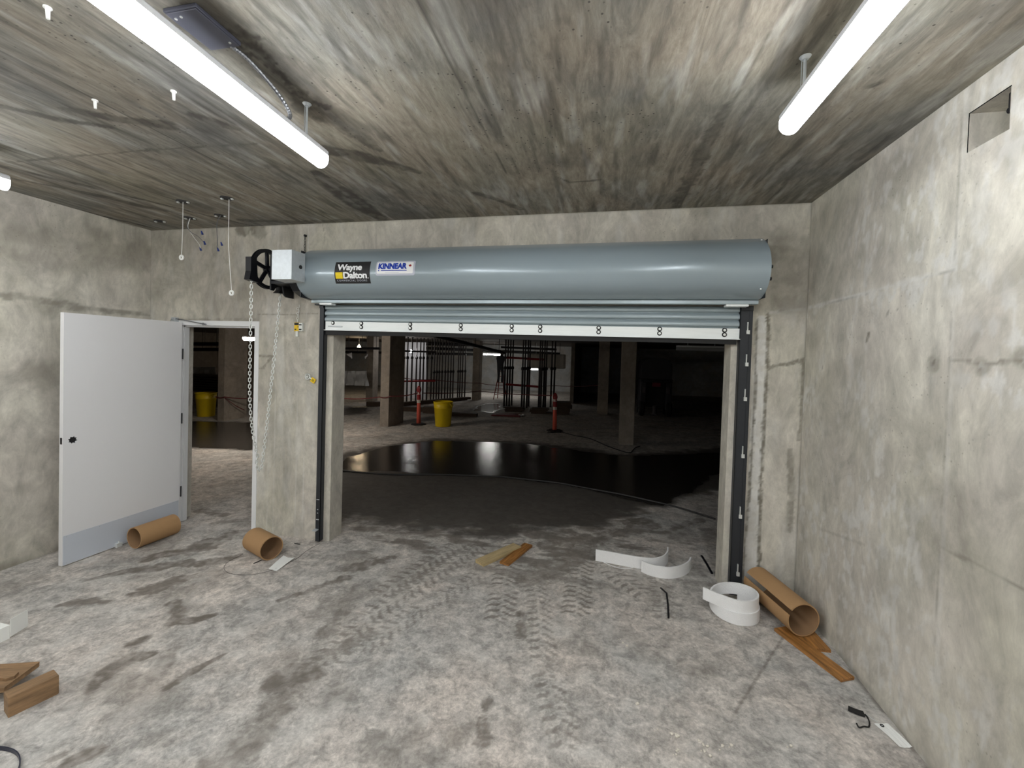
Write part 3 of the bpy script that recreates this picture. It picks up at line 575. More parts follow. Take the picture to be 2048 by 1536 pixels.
fit_text('COMMERCIAL DOORS', x0+W_*.06, x0+W_*.91, s0+H_*.82, s0+H_*.90, 'lettering', M['s_grey'], None, .0025, 0, 1.35)
yl = []
for i in range(6): yl.append(patch(x0+W_*.03, x0+W_*.235, s0+H_*(.50+.046*i), s0+H_*(.50+.046*i+.040), 'door_emblem', M['s_yel'], None, .0025, 3))
k2 = [hood_hit(*p) for p in ((753, 523.5), (831, 521.5), (831, 550), (753, 552))]
X0 = (k2[0][0]+k2[3][0])/2; X1 = (k2[1][0]+k2[2][0])/2; S0 = (k2[0][1]+k2[1][1])/2; S1 = (k2[2][1]+k2[3][1])/2; W2, H2 = X1-X0, S1-S0
lab2 = patch(X0, X1, S0, S1, 'sticker', M['s_grey'], hood, .0015, rnd=.012); lab2['label'] = 'white sticker with blue lettering and a small red leaf'
patch(X0+W2*.03, X1-W2*.045, S0+H2*.09, S1-H2*.13, 'border', M['s_white'], None, .0022, rnd=.006)
fit_text('KINNEAR', X0+W2*.065, X0+W2*.80, S0+H2*.16, S0+H2*.58, 'lettering', M['s_blue'], None, .003, .06, 1.0)
patch(X0+W2*.14, X0+W2*.80, S0+H2*.64, S0+H2*.70, 'underline', M['s_blue'], None, .003, 3); patch(X0+W2*.065, X0+W2*.095, S0+H2*.63, S0+H2*.71, 'underline', M['s_blue'], None, .003, 3)
patch(X0+W2*.24, X0+W2*.60, S0+H2*.795, S0+H2*.815, 'fine_print', M['s_grey'], None, .003, 2)
leaf = [(0, 1), (.18, .62), (.42, .74), (.34, .3), (.62, .55), (.7, .38), (1, .42), (.86, .12), (.96, 0), (.5, -.36), (.56, -.56), (.06, -.46), (.06, -.95)]
leaf = leaf+[(-a, b) for a, b in reversed(leaf[1:])]; me = bpy.data.meshes.new('leaf'); me.from_pydata([(a, b, 0) for a, b in leaf], [], [tuple(range(len(leaf)))])
on_hood(me, lambda u, v: (X0+W2*.875+u*W2*.038, S0+H2*.36-v*H2*.115), 'leaf_mark', M['s_red'], None, .003)
# everything printed belongs to its sticker
for o in list(COL.objects):
    if o.parent is None and o.type == 'MESH' and o.name.split('.')[0] in ('lettering', 'door_emblem', 'border', 'underline', 'fine_print', 'leaf_mark'):
        cx = o.bound_box[0][0]; o.parent = hood
# ------------------------------------------------------------------ hand-chain hoist at the left end of the door
WX, WY, WZ, WR = -3.205, 3.48, 2.655, .192
ho = empty('chain_hoist', (WX, WY, WZ), 0, 'black spoked chain wheel with galvanised cover and long hanging hand chain', 'chain hoist')
def hl(o): o.location = Vector(o.location)-Vector(ho.location); return o
bm = B(); R = Matrix.Translation((WX, WY, WZ)) @ Matrix.Rotation(PI/2, 4, 'Y')
pf = [(WR, -.016), (WR, -.011), (WR-.018, -.004), (WR-.018, .004), (WR, .011), (WR, .016), (WR-.034, .014), (WR-.034, -.014), (WR, -.016)]; lathe(bm, pf, 48, R)
lathe(bm, [(.001, -.02), (.034, -.02), (.034, .02), (.001, .02)], 20, R); lathe(bm, [(.001, .02), (.016, .022), (.016, .2), (.001, .2)], 16, R)
for k in range(5):
    a = PI/2+.05+k*2*PI/5
    box(bm, -.009, .009, -.018, .018, .02, WR-.025, .003, Matrix.Translation((WX, WY, WZ)) @ Matrix.Rotation(a-PI/2, 4, 'X')); box(bm, -.014, .014, -.004, .004, .02, WR-.025, .001, Matrix.Translation((WX, WY, WZ)) @ Matrix.Rotation(a-PI/2, 4, 'X'))
hl(link('wheel', bm, M['black'], ho, smooth=True))
bm = B(); prism(bm, [(WY-WR-.032, WZ+.07), (WY-WR+.035, WZ+.075), (WY-WR+.045, WZ-.06), (WY-WR+.055, WZ-.155), (WY-WR-.045, WZ-.14), (WY-WR-.03, WZ-.06)], 'X', WX-.03, WX+.03); hl(link('chain_guide', bm, M['black'], ho))
bm = B(); prism(bm, [(WY+WR-.045, WZ-.12), (WY+WR-.0, WZ-.12), (WY+WR+.012, WZ-.205), (WY+WR-.085, WZ-.215), (WY+WR-.05, WZ-.18)], 'X', WX-.03, WX+.032); hl(link('chain_guide', bm, M['black'], ho))
bm = B(); box(bm, -2.838, -2.637, 3.13, 3.296, 2.490, 2.745, .002)
hb = hl(link('gear_cover', bm, M['galv'], ho)); bm = B(); rod(bm, (-2.638, 3.235, 2.615), (-2.630, 3.235, 2.615), .017, seg=16); o = link('shaft_end', bm, M['dark'], hb)
bm = B(); box(bm, -2.752, -2.743, 3.38, D-.001, 2.37, 2.80, .001)
prism(bm, [(3.40, 2.53), (3.40, 2.44), (3.44, 2.44), (3.47, 2.50), (3.55, 2.50), (3.57, 2.42), (3.60, 2.40), (D-.001, 2.40), (D-.001, 2.78), (3.40, 2.78)], 'X', -3.10, -3.085)
box(bm, -3.09, -2.75, 3.40, D-.005, 2.50, 2.53, .002); box(bm, -2.83, -2.752, 3.28, 3.5, 2.50, 2.70, .002); box(bm, -2.98, -2.75, 3.46, D-.005, 2.52, 2.76, .004)
prism(bm, [(3.40, 2.52), (3.46, 2.44), (3.56, 2.40), (D-.002, 2.385), (D-.002, 2.52)], 'X', -2.90, -2.75); hl(link('bracket', bm, M['black'], ho, smooth=False))
# chain
zb = .70; path = []
yN, yF = WY-WR+.008, WY+WR-.012
n1 = 60
for i in range(n1+1): t = i/n1; path.append((WX, yN+(3.405-yN)*max(0, (t-.55)/.45)**2.2, WZ-.12+(zb+.14-WZ+.12)*t))
for a in np.linspace(.1, PI-.1, 9): path.append((WX, 3.43-.04*math.cos(a), zb+.13-.13*math.sin(a)))
for i in range(n1+1): t = i/n1; path.append((WX, 3.47+(yF-3.47)*t**.9, zb+.14+(WZ-.19-zb-.14)*t))
P = [Vector(p) for p in path]; cum = [0]
for a, b in zip(P[:-1], P[1:]): cum.append(cum[-1]+(b-a).length)
def along(s):
    i = min(len(P)-2, max(k for k in range(len(cum)) if cum[k] <= s)); return P[i].lerp(P[i+1], (s-cum[i])/max(1e-6, cum[i+1]-cum[i]))
bm = B(); pit = .031; s = 0; k = 0; wr, lw_, ll_ = .0042, .0105, .0195
while s+pit < cum[-1]:
    a, b = along(s), along(s+pit); c = (a+b)/2; z = (b-a).normalized(); x = Vector((1, 0, 0)); y = z.cross(x).normalized(); an = PI/4 if k % 2 else -PI/4
    u = x*math.cos(an)+y*math.sin(an); pts = []
    for q_ in range(12):
        t = q_/12*2*PI; cx, cz = math.cos(t)*lw_, math.sin(t)*lw_; pts.append(c+u*cx+z*(cz+(ll_-lw_)*(1 if cz > 0 else -1)))
    tube(bm, pts, wr, 5, closed=True); s += pit; k += 1
ch = hl(link('hand_chain', bm, M['silver'], ho, smooth=True)); ch['label'] = 'zinc hand chain hanging in a long loop'
# ------------------------------------------------------------------ small fittings on the front wall
def lk(name, parts, label, cat, loc, group=None):
    t = empty(name, loc, 0, label, cat, group)
    for nm, bm, m in parts:
        o = link(nm, bm, m, t); o.location = -Vector(loc)
    return t
bm1 = B(); x, z = -3.02, 2.10; box(bm1, x-.045, x+.018, D-.010, D-.005, z-.03, z+.06, .001)
bm2 = B(); box(bm2, x+.022, x+.062, D-.03, D, z-.03, z+.055, .004); bm2b = B()
for zz in (z+.035, z-.012): box(bm2b, x+.028, x+.056, D-.034, D-.029, zz-.006, zz+.006, .001)
bm3 = B(); box(bm3, x-.02, x+.006, D-.022, D-.004, z-.085, z-.028, .003)
bm4 = B()
for i in range(7): tube(bm4, [(x-.01+.012*math.cos(a)*(i % 2)+.004, D-.012, z+.075+i*.025+.013*math.sin(a)+0) if i % 2 else (x-.006+i*.003, D-.012+.005*math.cos(a), z+.075+i*.025+.015*math.sin(a)) for a in np.linspace(0, 2*PI, 11)[:-1]], .002, 5, closed=True)
bm5 = B(); box(bm5, x-.044, x+.016, D-.0108, D-.0102, z+.032, z+.056); box(bm5, x-.04, x-.02, D-.0108, D-.0102, z-.015, z-.005); box(bm5, x-.005, x+.005, D-.0108, D-.0102, z+.01, z+.02)
lk('chain_keeper', [('warning_tag', bm1, M['yellowd']), ('tag_print', bm5, M['dark']), ('keeper_plate', bm2, M['silver']), ('slot', bm2b, M['dark']), ('padlock_hasp', bm3, M['silver']), ('safety_chain', bm4, M['silver'])], 'galvanised chain keeper with yellow warning tag and short chain, below the hood', 'chain keeper', (x, D, z))
bm1 = B(); x, z = -2.865, 1.60; tube(bm1, [(x-.03+.026*math.cos(a), D-.012, z+.015+.026*math.sin(a)) for a in np.linspace(0, 2*PI, 17)[:-1]], .007, 8, closed=True); rod(bm1, (x-.03, D, z+.015), (x-.03, D-.02, z+.015), .012); rod(bm1, (x-.01, D-.012, z+.005), (x+.02, D-.012, z-.005), .008)
bm2 = B(); box(bm2, -.026, .026, -.003, .003, -.024, .024, .002, Matrix.Translation((x+.035, D-.016, z-.02)) @ Matrix.Rotation(.5, 4, 'Y'))
bm2b = B(); box(bm2b, -.013, .013, -.0005, .0005, -.012, .012, 0, Matrix.Translation((x+.035, D-.0198, z-.02)) @ Matrix.Rotation(.5, 4, 'Y'))
lk('ring_hook', [('ring', bm1, M['silver']), ('tag', bm2, M['yellowd']), ('tag_print', bm2b, mat('olive print', srgb(170, 150, 10), .5))], 'small steel ring hook with a tilted yellow tag beside the left guide', 'hook', (x, D, z))
bm1 = B(); p = atY(612, 472, D); x, z = p[0], p[2]; rod(bm1, (x, D, z), (x, D-.02, z), .012)
for i in range(8): tube(bm1, [(x+(.008*math.cos(a) if i % 2 else 0), D-.014+(0 if i % 2 else .006*math.cos(a)), z-.02-i*.028+.016*math.sin(a)) for a in np.linspace(0, 2*PI, 11)[:-1]], .0026, 5, closed=True)
tag(link('wall_chain', bm1, M['dark']), 'short dark chain hanging from a wall anchor just above the hood', 'chain')
# ------------------------------------------------------------------ pedestrian door
pd = empty('door_1', (PX0+.05, D, FZ(PX0)), 0, kind='structure'); PL = Vector(pd.location)
def pl(o, par=None): o.location = -PL; return o
fz = FZ(PX0)
bm = B(); fw_ = .052
for x0, x1 in ((PX0, PX0+fw_), (PX1-fw_, PX1)): box(bm, x0, x1, D-.006, D+.105, FZ(x0), PZ, .001)
box(bm, PX0+fw_, PX1-fw_, D-.006, D+.105, PZ-fw_, PZ, .001)
box(bm, PX0+fw_, PX0+fw_+.016, D+.045, D+.095, fz, PZ-fw_); box(bm, PX1-fw_-.016, PX1-fw_, D+.045, D+.095, fz, PZ-fw_); box(bm, PX0+fw_, PX1-fw_, D+.045, D+.095, PZ-fw_-.016, PZ-fw_)
fr = pl(link('door_frame', bm, M['whitep'], pd))
bm = B(); box(bm, PX1-fw_-.004, PX1-fw_+.002, D-.004, D+.04, .985, 1.075, .002); box(bm, PX1-fw_-.006, PX1+.004-fw_, D-.012, D-.003, .985, 1.075, .003); st = link('strike_plate', bm, M['dark'], fr)
# leaf: hinge on the left jamb, open about ninety degrees
LXh, LYh = PX0+.065, D-.022; ang = math.atan2(-.986, -.055)      # direction from hinge to free edge
LW, LT, LZ0, LZ1 = .985, .045, fz+.008, PZ-.022
LM = Matrix.Translation((LXh, LYh, 0)) @ Matrix.Rotation(ang, 4, 'Z')   # local x along the leaf, local -y side... room side = +y
bm = B(); hx, hz = LW-.068, 1.035
n = 24; outer = []
for k in range(n):
    a = 2*PI*k/n; r = .036 if k % 3 == 1 else .026; outer.append((hx+r*math.cos(a), hz+r*math.sin(a)))
# leaf with a cut lock-prep hole: box minus star-shaped well
vs = {}
def V3(x, y, z): return bm.verts.new(LM @ Vector((x, y, z)))
def face_with_hole(y, flip):
    cs_ = [(0, LZ0), (LW, LZ0), (LW, LZ1), (0, LZ1)]; ov = [V3(x, y, z) for x, z in cs_]; hv = [V3(x, y, z) for x, z in outer]
    es = [bm.edges.new((ov[i], ov[(i+1) % 4])) for i in range(4)]+[bm.edges.new((hv[i], hv[(i+1) % n])) for i in range(n)]
    bmesh.ops.triangle_fill(bm, use_beauty=True, edges=es); return ov, hv
o1, h1 = face_with_hole(0, 0); o2, h2 = face_with_hole(LT, 1)
for i in range(4): bm.faces.new((o1[i], o1[(i+1) % 4], o2[(i+1) % 4], o2[i]))
for i in range(n): bm.faces.new((h1[i], h1[(i+1) % n], h2[(i+1) % n], h2[i]))
bmesh.ops.recalc_face_normals(bm, faces=bm.faces[:]); leafo = pl(link('door_leaf', bm, M['white'], pd))
def lp(name, bm, m): bmesh.ops.transform(bm, matrix=LM, verts=bm.verts[:]); o = link(name, bm, m, leafo); return o
# in the local frame the room side faces +y when seen from the camera
side = LT if (LM @ Vector((0, LT, 0))).x > (LM @ Vector((0, 0, 0))).x else 0; sg = 1 if side == LT else -1
Yr = lambda d: sorted((side, side+sg*d))
bm = B(); a_, b_ = Yr(.002); box(bm, .012, LW-.006, a_, b_, LZ0+.004, LZ0+.26, .0008); kp = lp('kick_plate', bm, M['kick'])
bm = B()
for x in (.03, .26, .49, .72, LW-.03):
    for z in (LZ0+.248, LZ0+.02):
        a_, b_ = Yr(.004); rod(bm, (x, a_, z), (x, b_, z), .004, seg=8)
lp('screw', bm, M['galv'])
bm = B(); a_, b_ = sorted((LT/2-.012, LT/2+.012)); box(bm, LW-.0005, LW+.0015, a_, b_, hz-.028, hz+.028, .0005); lp('latch_cutout', bm, M['dark'])
bm = B(); a_, b_ = .006, LT-.006; box(bm, hx-.035, hx+.035, a_+.004, b_-.004, hz-.035, hz+.035); lp('lock_pocket', bm, M['dark'])
bm = B(); a_, b_ = Yr(.03); box(bm, .55, .60, a_, b_, LZ0-.005, LZ0+.035, .003); rod(bm, (.575, (a_+b_)/2, LZ0-.012), (.575, (a_+b_)/2, LZ0+.05), .006); lp('bottom_bolt', bm, M['silver'])
bm = B()
for z in (1.80, 1.10, .30): rod(bm, (-.006, side+sg*.006, z-.057), (-.006, side+sg*.006, z+.057), .007, seg=10)
lp('hinge', bm, M['dark'])
bm = B(); hp = Vector(atY(350, 647, D-.03)); box(bm, hp.x-.03, hp.x+.02, D-.05, D-.006, PZ-.03, PZ+.03, .004); cl_ = link('closer_shoe', bm, M['galv'], fr)
bm = B(); e1 = Vector(atY(407, 648, D-.03)); rod(bm, (hp.x, D-.035, PZ+.02), e1, .005); rod(bm, e1+Vector((-.012, 0, 0)), e1+Vector((.03, 0, -.004)), .009); tube(bm, [e1+Vector((-.005+.014*math.cos(a), 0, .012*math.sin(a))) for a in np.linspace(0, 2*PI, 11)[:-1]], .003, 5, closed=True)
pt = LM @ Vector((.12, side, LZ1+.012)); tube(bm, smoothpath([(hp.x, D-.035, PZ+.02), (hp.x-.04, D-.03, PZ+.01), tuple(pt)], 6), .004, 6); link('closer_arm', bm, M['cable'], fr)
# ------------------------------------------------------------------ things left on the floor
def onfloor(name, px, label, cat, rz=0, group=None, dz=0):
    p = atF(*px); return empty(name, (p[0], p[1], p[2]+dz), rz, label, cat, group, tilt=True), p
def cardboard_tube(pa, pb, R, label, gap=None, dz=0., ext=0, wire=False, tiltz=0, L=None):
    a, b = atF(*pa), atF(*pb); d = b-a; ln = L or math.hypot(d[0], d[1]); rz = math.atan2(d[1], d[0]); t = empty('cardboard_tube', (a[0], a[1], FZ(a[0])+dz), rz, label, 'cardboard tube', 'cardboard tubes on the floor', tilt=True)
    if tiltz: t.rotation_euler = (t.rotation_euler.to_matrix() @ Matrix.Rotation(tiltz, 3, 'Y')).to_euler()
    th = .008; n = 48; bm = B(); g0, g1 = gap if gap else (0, 2*PI); N_ = n
    angs = [g0+(g1-g0)*k/N_ for k in range(N_+1)] if gap else [2*PI*k/N_ for k in range(N_)]
    def ring(x, r, off=0): return [bm.verts.new((x, r*math.cos(a_), R+r*math.sin(a_)+off)) for a_ in angs]
    r0, r1, i0, i1 = ring(0, R), ring(ln, R), ring(0, R-th), ring(ln, R-th); m_ = len(angs); rg = range(m_-1) if gap else range(m_)
    for k in rg:
        j = (k+1) % m_
        bm.faces.new((r0[k], r0[j], r1[j], r1[k])); f = bm.faces.new((i0[k], i1[k], i1[j], i0[j])); f.material_index = 1
        bm.faces.new((r0[k], i0[k], i0[j], r0[j])); bm.faces.new((r1[k], r1[j], i1[j], i1[k]))
    if gap:
        for k in (0, m_-1): bm.faces.new((r0[k], r1[k], i1[k], i0[k]))
    bmesh.ops.recalc_face_normals(bm, faces=bm.faces[:]); link('tube_wall', bm, [M['card'], M['cardin']], t, smooth=True); return t
cardboard_tube((268, 1097), (348, 1067), .1, 'cardboard tube leaning along the white door\'s kick plate')
cardboard_tube((543, 1119), (499, 1094), .104, 'short cardboard tube at the foot of the wall between the doorways', L=.33)
cardboard_tube((1606, 1280), (1522, 1203), .112, 'split cardboard tube lying on boards in the right corner', gap=(.66, .66+2*PI-.30), dz=.024, L=.5)
def board(pa, pb, wpx, h, label, m, dz=0, pitch=0, roll=0, name='wood_offcut', group='wooden offcuts on the floor', ends=None):
    """near-edge end points pa, pb and a point across the width"""
    a, b, c = atF(*pa), atF(*pb), atF(*wpx); d = (b-a)[:2]; L_ = np.hypot(*d); e = d/L_; nrm = np.array([-e[1], e[0]]); wv = (c-a)[:2]@nrm; rz = math.atan2(e[1], e[0]); mid = (a+b)/2
    t = empty(name, (mid[0]+nrm[0]*wv/2, mid[1]+nrm[1]*wv/2, FZ(mid[0]+nrm[0]*wv/2)+dz), rz, label, 'wood offcut', group, tilt=True); wv = abs(wv)
    if pitch: t.rotation_euler = (t.rotation_euler.to_matrix() @ Matrix.Rotation(pitch, 3, 'Y')).to_euler()
    bm = B(); box(bm, -L_/2, L_/2, -wv/2, wv/2, 0, h, .003)
    rnd = random.Random(int(L_*1e4))
    for v in bm.verts:
        if abs(v.co.x) > L_/2-.01: v.co.x += rnd.uniform(-.004, .004)
        v.co.z += .0 if v.co.z < h/2 else rnd.uniform(-.0015, 0)
    link('board', bm, m, t); return t
board((967, 1134), (1043, 1099), (946, 1127), .03, 'pale pine offcut lying left of its orange neighbour in the opening', M['woodp'])
board((1017, 1133), (1065, 1094), (998, 1128), .022, 'orange pine offcut lying right of its pale neighbour in the opening', M['woodo'])
board((1682, 1365), (1548, 1262), (1706, 1358), .022, 'long dark-streaked board at the foot of the right wall', M['woodo'])
board((1662, 1306), (1590, 1225), (1618, 1307), .022, 'short orange board under the split cardboard tube', M['woodo'])
ta = board((18, 1436), (117, 1388), (2, 1425), .105, 'thick brown timber block standing on edge at lower left', M['woodb'], name='timber_block')
ta2 = board((-100, 1412), (8, 1404), (-100, 1362), .03, 'flat weathered board butted behind the timber block at lower left', M['woodb'], dz=.05)
bm = B(); prism(bm, [(-.03, -.02), (.01, -.03), (.035, -.012), (.027, .018), (-.025, .018)], 'Z', 0, .014); cp = link('knot', bm, M['woodb'], ta2); cp.location = (.08, -.02, .03)
# packing foam
def foam(path, h, label, group, z0=None, th=.012):
    pts = [atF(*p) for p in path]; o = pts[0]; t = empty('foam_strip', (o[0], o[1], o[2]), 0, label, 'packing foam', group, tilt=True)
    loc = [((p-o)[0], (p-o)[1], 0) for p in pts]; bm = B(); sp_ = smoothpath(loc, 8); ribbon(bm, sp_, h, th); link('foam_band', bm, M['foam'], t, smooth=True, angle=60); return t
foam([(1191, 1121), (1215, 1125), (1245, 1131), (1280, 1137), (1308, 1139), (1326, 1134), (1334, 1125), (1335, 1116)], .105, 'straight-ended white foam strip lying on edge left of the curled one', 'white foam strips')
foam([(1283, 1143), (1298, 1150), (1318, 1155), (1340, 1157), (1362, 1153), (1376, 1145), (1381, 1136)], .10, 'curled white foam strip lying in front of the straight-ended one', 'white foam strips')
t, p = onfloor('foam_coil', (1467, 1225), 'white foam band coiled in two turns beside the right guide', 'packing foam')
bm = B(); pts = []; nk = 90
for k in range(nk+1):
    f_ = k/nk; a = 1.15-f_*(2*PI+PI/2+1.15+.15); r = .160-.010*f_; pts.append((r*math.cos(a)*1.03, r*math.sin(a), .002+.086*float(sstep(.30, .85, np.array(f_)))))
e_ = Vector(pts[-1]); pts += [tuple(e_.lerp(Vector((-.225, -.045, .098)), t_)+Vector((0, -.012*math.sin(PI*t_), 0))) for t_ in (.2, .4, .6, .8, 1.)]
ribbon(bm, pts, .088, .012); link('foam_band', bm, M['foam'], t, smooth=True, angle=60)
# thin string off the straight foam strip
bm = B(); o_ = atF(1210, 1128); tube(bm, smoothpath([tuple(atF(*p)+np.array([0, 0, .004])) for p in ((1205, 1124), (1220, 1131), (1240, 1137), (1262, 1137), (1280, 1130))], 6), .0025, 6)
tag(link('white_string', bm, M['foam']), 'thin white cord drooping along the straight foam strip', 'cord')
def floorstrip(name, pts, w, h, m, label, cat, group=None):
    bm = B(); P_ = [atF(*p) for p in pts]; ribbon(bm, [tuple(p) for p in P_], h, w); return tag(link(name, bm, m), label, cat, group)
floorstrip('bent_rod', [(1321, 1176), (1333, 1187), (1336, 1210), (1337, 1237)], .013, .006, M['dark'], 'bent black rod lying on the floor in front of the foam strips', 'rod', 'black rods near the opening')
floorstrip('straight_bar', [(1403, 1112), (1414, 1130), (1424, 1148)], .018, .008, M['black'], 'straight black bar on the floor behind the right jamb', 'rod', 'black rods near the opening')
def sheet(name, corners, label, cat, m, lift=.002, curl=.01, n=8):
    P_ = [atF(*c) for c in corners]; bm = B(); g = []
    for i in range(n+1):
        r = []
        for j in range(n+1):
            u, v = i/n, j/n; p = (P_[0]*(1-u)+P_[1]*u)*(1-v)+(P_[3]*(1-u)+P_[2]*u)*v; r.append(bm.verts.new((p[0], p[1], p[2]+lift+curl*(u*2-1)**2*v+.002*math.sin(u*9+v*3)**2)))
        g.append(r)
    for i in range(n):
        for j in range(n): bm.faces.new((g[i][j], g[i+1][j], g[i+1][j+1], g[i][j+1]))
    r = bmesh.ops.extrude_face_region(bm, geom=bm.faces[:]); bmesh.ops.translate(bm, verts=[v for v in r['geom'] if isinstance(v, bmesh.types.BMVert)], vec=(0, 0, .001)); bmesh.ops.recalc_face_normals(bm, faces=bm.faces[:])
    return tag(link(name, bm, m), label, cat)
sheet('paper_sheet', [(537, 1138), (553, 1143), (590, 1118), (567, 1114)], 'crumpled white paper on the floor below the short cardboard tube', 'paper', M['paper'], curl=.012)
pt_ = sheet('paper_tag', [(1748, 1448), (1776, 1448), (1825, 1497), (1800, 1497)], 'white paper tag with a dark eyelet at the foot of the right wall', 'tag', M['paper'], curl=.004)
bm = B(); p = atF(1764, 1453); tube(bm, [(p[0]+.007*math.cos(a), p[1]+.007*math.sin(a), p[2]+.0055) for a in np.linspace(0, 2*PI, 13)[:-1]], .0025, 6, closed=True); link('eyelet', bm, M['dark'], pt_)
bm = B(); P_ = [atF(*p)+np.array([0, 0, .006]) for p in ((1696, 1420), (1712, 1427), (1728, 1432))]; ribbon(bm, [tuple(p) for p in P_], .008, .034)
td = tag(link('cable_tie', bm, M['rubber']), 'black strap with a curled hook lying beside the white paper tag', 'strap'); bm = B()
tube(bm, smoothpath([tuple(atF(*p)+np.array([0, 0, .006])) for p in ((1730, 1431), (1735, 1437), (1739, 1448), (1737, 1456), (1728, 1455), (1718, 1457), (1713, 1449))], 5), .0035, 6); link('hook', bm, M['rubber'], td)
bm = B(); tube(bm, [tuple(atF(*p)+np.array([0, 0, .01])) for p in ((1732, 1432), (1742, 1440), (1755, 1448))], .0015, 5); link('wire', bm, M['silver'], td)
# the open white carton at the left edge, the strap ring at the corner
a, b = atF(48, 1262), atF(-60, 1312); t, p = onfloor('carton', (20, 1277), 'white cardboard carton corner with a raised flap at the left edge', 'carton', math.atan2((a-b)[1], (a-b)[0]))
bm = B(); box(bm, -.45, .0, 0, .3, 0, .09, .002); link('box_body', bm, M['paper'], t)
bm = B(); box(bm, 0, .11, -.003, 0, .01, .125, .001, Matrix.Rotation(.35, 4, 'Z')); link('flap', bm, M['paper'], t)
bm = B(); pts = [atF(*p) for p in ((-60, 1505), (-20, 1500), (15, 1503), (34, 1512), (40, 1528), (34, 1550), (10, 1570))]; ribbon(bm, smoothpath([tuple(p+np.array([0, 0, .002])) for p in pts], 6), .018, .004)
tag(link('strap_loop', bm, mat('navy strapping', srgb(28, 32, 52), .4)), 'dark strapping loop curling at the lower left corner', 'strap')
# wire on the floor beside the short tube, sticks, pebbles
bm = B(); tube(bm, smoothpath([tuple(atF(*p)+np.array([0, 0, .003])) for p in ((640, 1087), (612, 1103), (590, 1120), (540, 1142), (500, 1150), (462, 1148), (448, 1138), (455, 1125), (478, 1113), (486, 1108), (470, 1112))], 7), .0012, 5)
tag(link('thin_wire', bm, M['dark']), 'long thin wire curling on the floor near the short cardboard tube', 'wire')
for i, (a, b) in enumerate((((507, 1128), (523, 1121)), ((589, 1088), (600, 1089)))):
    bm = B(); rod(bm, tuple(atF(*a)+np.array([0, 0, .004])), tuple(atF(*b)+np.array([0, 0, .004])), .004, seg=6)
    tag(link('twig', bm, M['dark']), ('dark twig on the floor in front of the short tube', 'dark twig by the wall right of the short tube')[i], 'stick')
bm = B(); rr = random.Random(3)
spots = [(1344, 1467), (1350, 1473), (1356, 1476), (1401, 1485), (1408, 1488), (1412, 1492), (1437, 1497), (1448, 1495), (1461, 1494), (1312, 1461), (1354, 1501), (1349, 1513), (1403, 1504), (1415, 1515), (1270, 1410), (1242, 1282), (1250, 1290), (1577, 1496)]
for px in spots:
    for k in range(2):
        p = atF(px[0]+rr.uniform(-6, 6), px[1]+rr.uniform(-4, 4)); r_ = rr.uniform(.003, .009)
        res = bmesh.ops.create_icosphere(bm, subdivisions=1, radius=r_)
        for v in res['verts']: v.co = Vector((v.co.x*rr.uniform(.8, 1.3), v.co.y*rr.uniform(.8, 1.2), v.co.z*.7))+Vector((p[0], p[1], p[2]+r_*.6))
tag(link('concrete_crumbs', bm, mat('pale grit', srgb(214, 208, 196), .9)), 'pale concrete crumbs scattered on the floor at lower right', 'debris', kind='stuff')
# ------------------------------------------------------------------ ceiling fittings
p = atZ(408, 52, CZ); jb = empty('junction_box', (p[0], p[1], CZ), 0, 'grey steel junction box on the ceiling feeding the left tube light', 'junction box')
bm = B(); box(bm, -.075, .075, -.10, .10, -.016, 0, .004); link('box_body', bm, mat('dull grey box steel', srgb(96, 98, 112), .5, .5), jb)
bm = B(); box(bm, -.07, .07, -.095, .095, -.020, -.016, .002); cvr = link('cover', bm, mat('dull grey cover', srgb(108, 110, 124), .45, .5), jb)
bm = B()
for x, y in ((-.05, -.07), (-.02, -.075), (.05, .07)): rod(bm, (x, y, -.023), (x, y, -.019), .005, seg=8)
link('screw', bm, M['silver'], cvr)
bm = B(); pts = smoothpath([(.03, .09, -.012), (.06, .16, -.035), (.10, .26, -.10), (.105, .34, -.15), (.07, .37, -.165), (.02, .34, -.17), (-.0, .28, -.172)], 14)
tube(bm, pts, .009, 8, radii=[.0095 if i % 2 else .0075 for i in range(len(pts))]); link('conduit', bm, M['cable'], jb)
for px, lb in (((95, 14), 'white plastic anchor in the ceiling at the top left corner'), ((190, 200), 'white plastic anchor in the ceiling above the dark stains'), ((347, 182), 'white plastic anchor in the ceiling just left of the tube light')):
    p = atZ(*px, CZ); bm = B(); rod(bm, (p[0], p[1], CZ), (p[0]+.003, p[1], CZ-.045), .008, .006, 10); rod(bm, (p[0], p[1], CZ), (p[0], p[1], CZ-.006), .013, seg=12)
    tag(link('ceiling_anchor', bm, M['paper']), lb, 'anchor', 'plastic ceiling anchors')
M['boxhole'] = mat('open outlet box', srgb(40, 40, 44), .6)
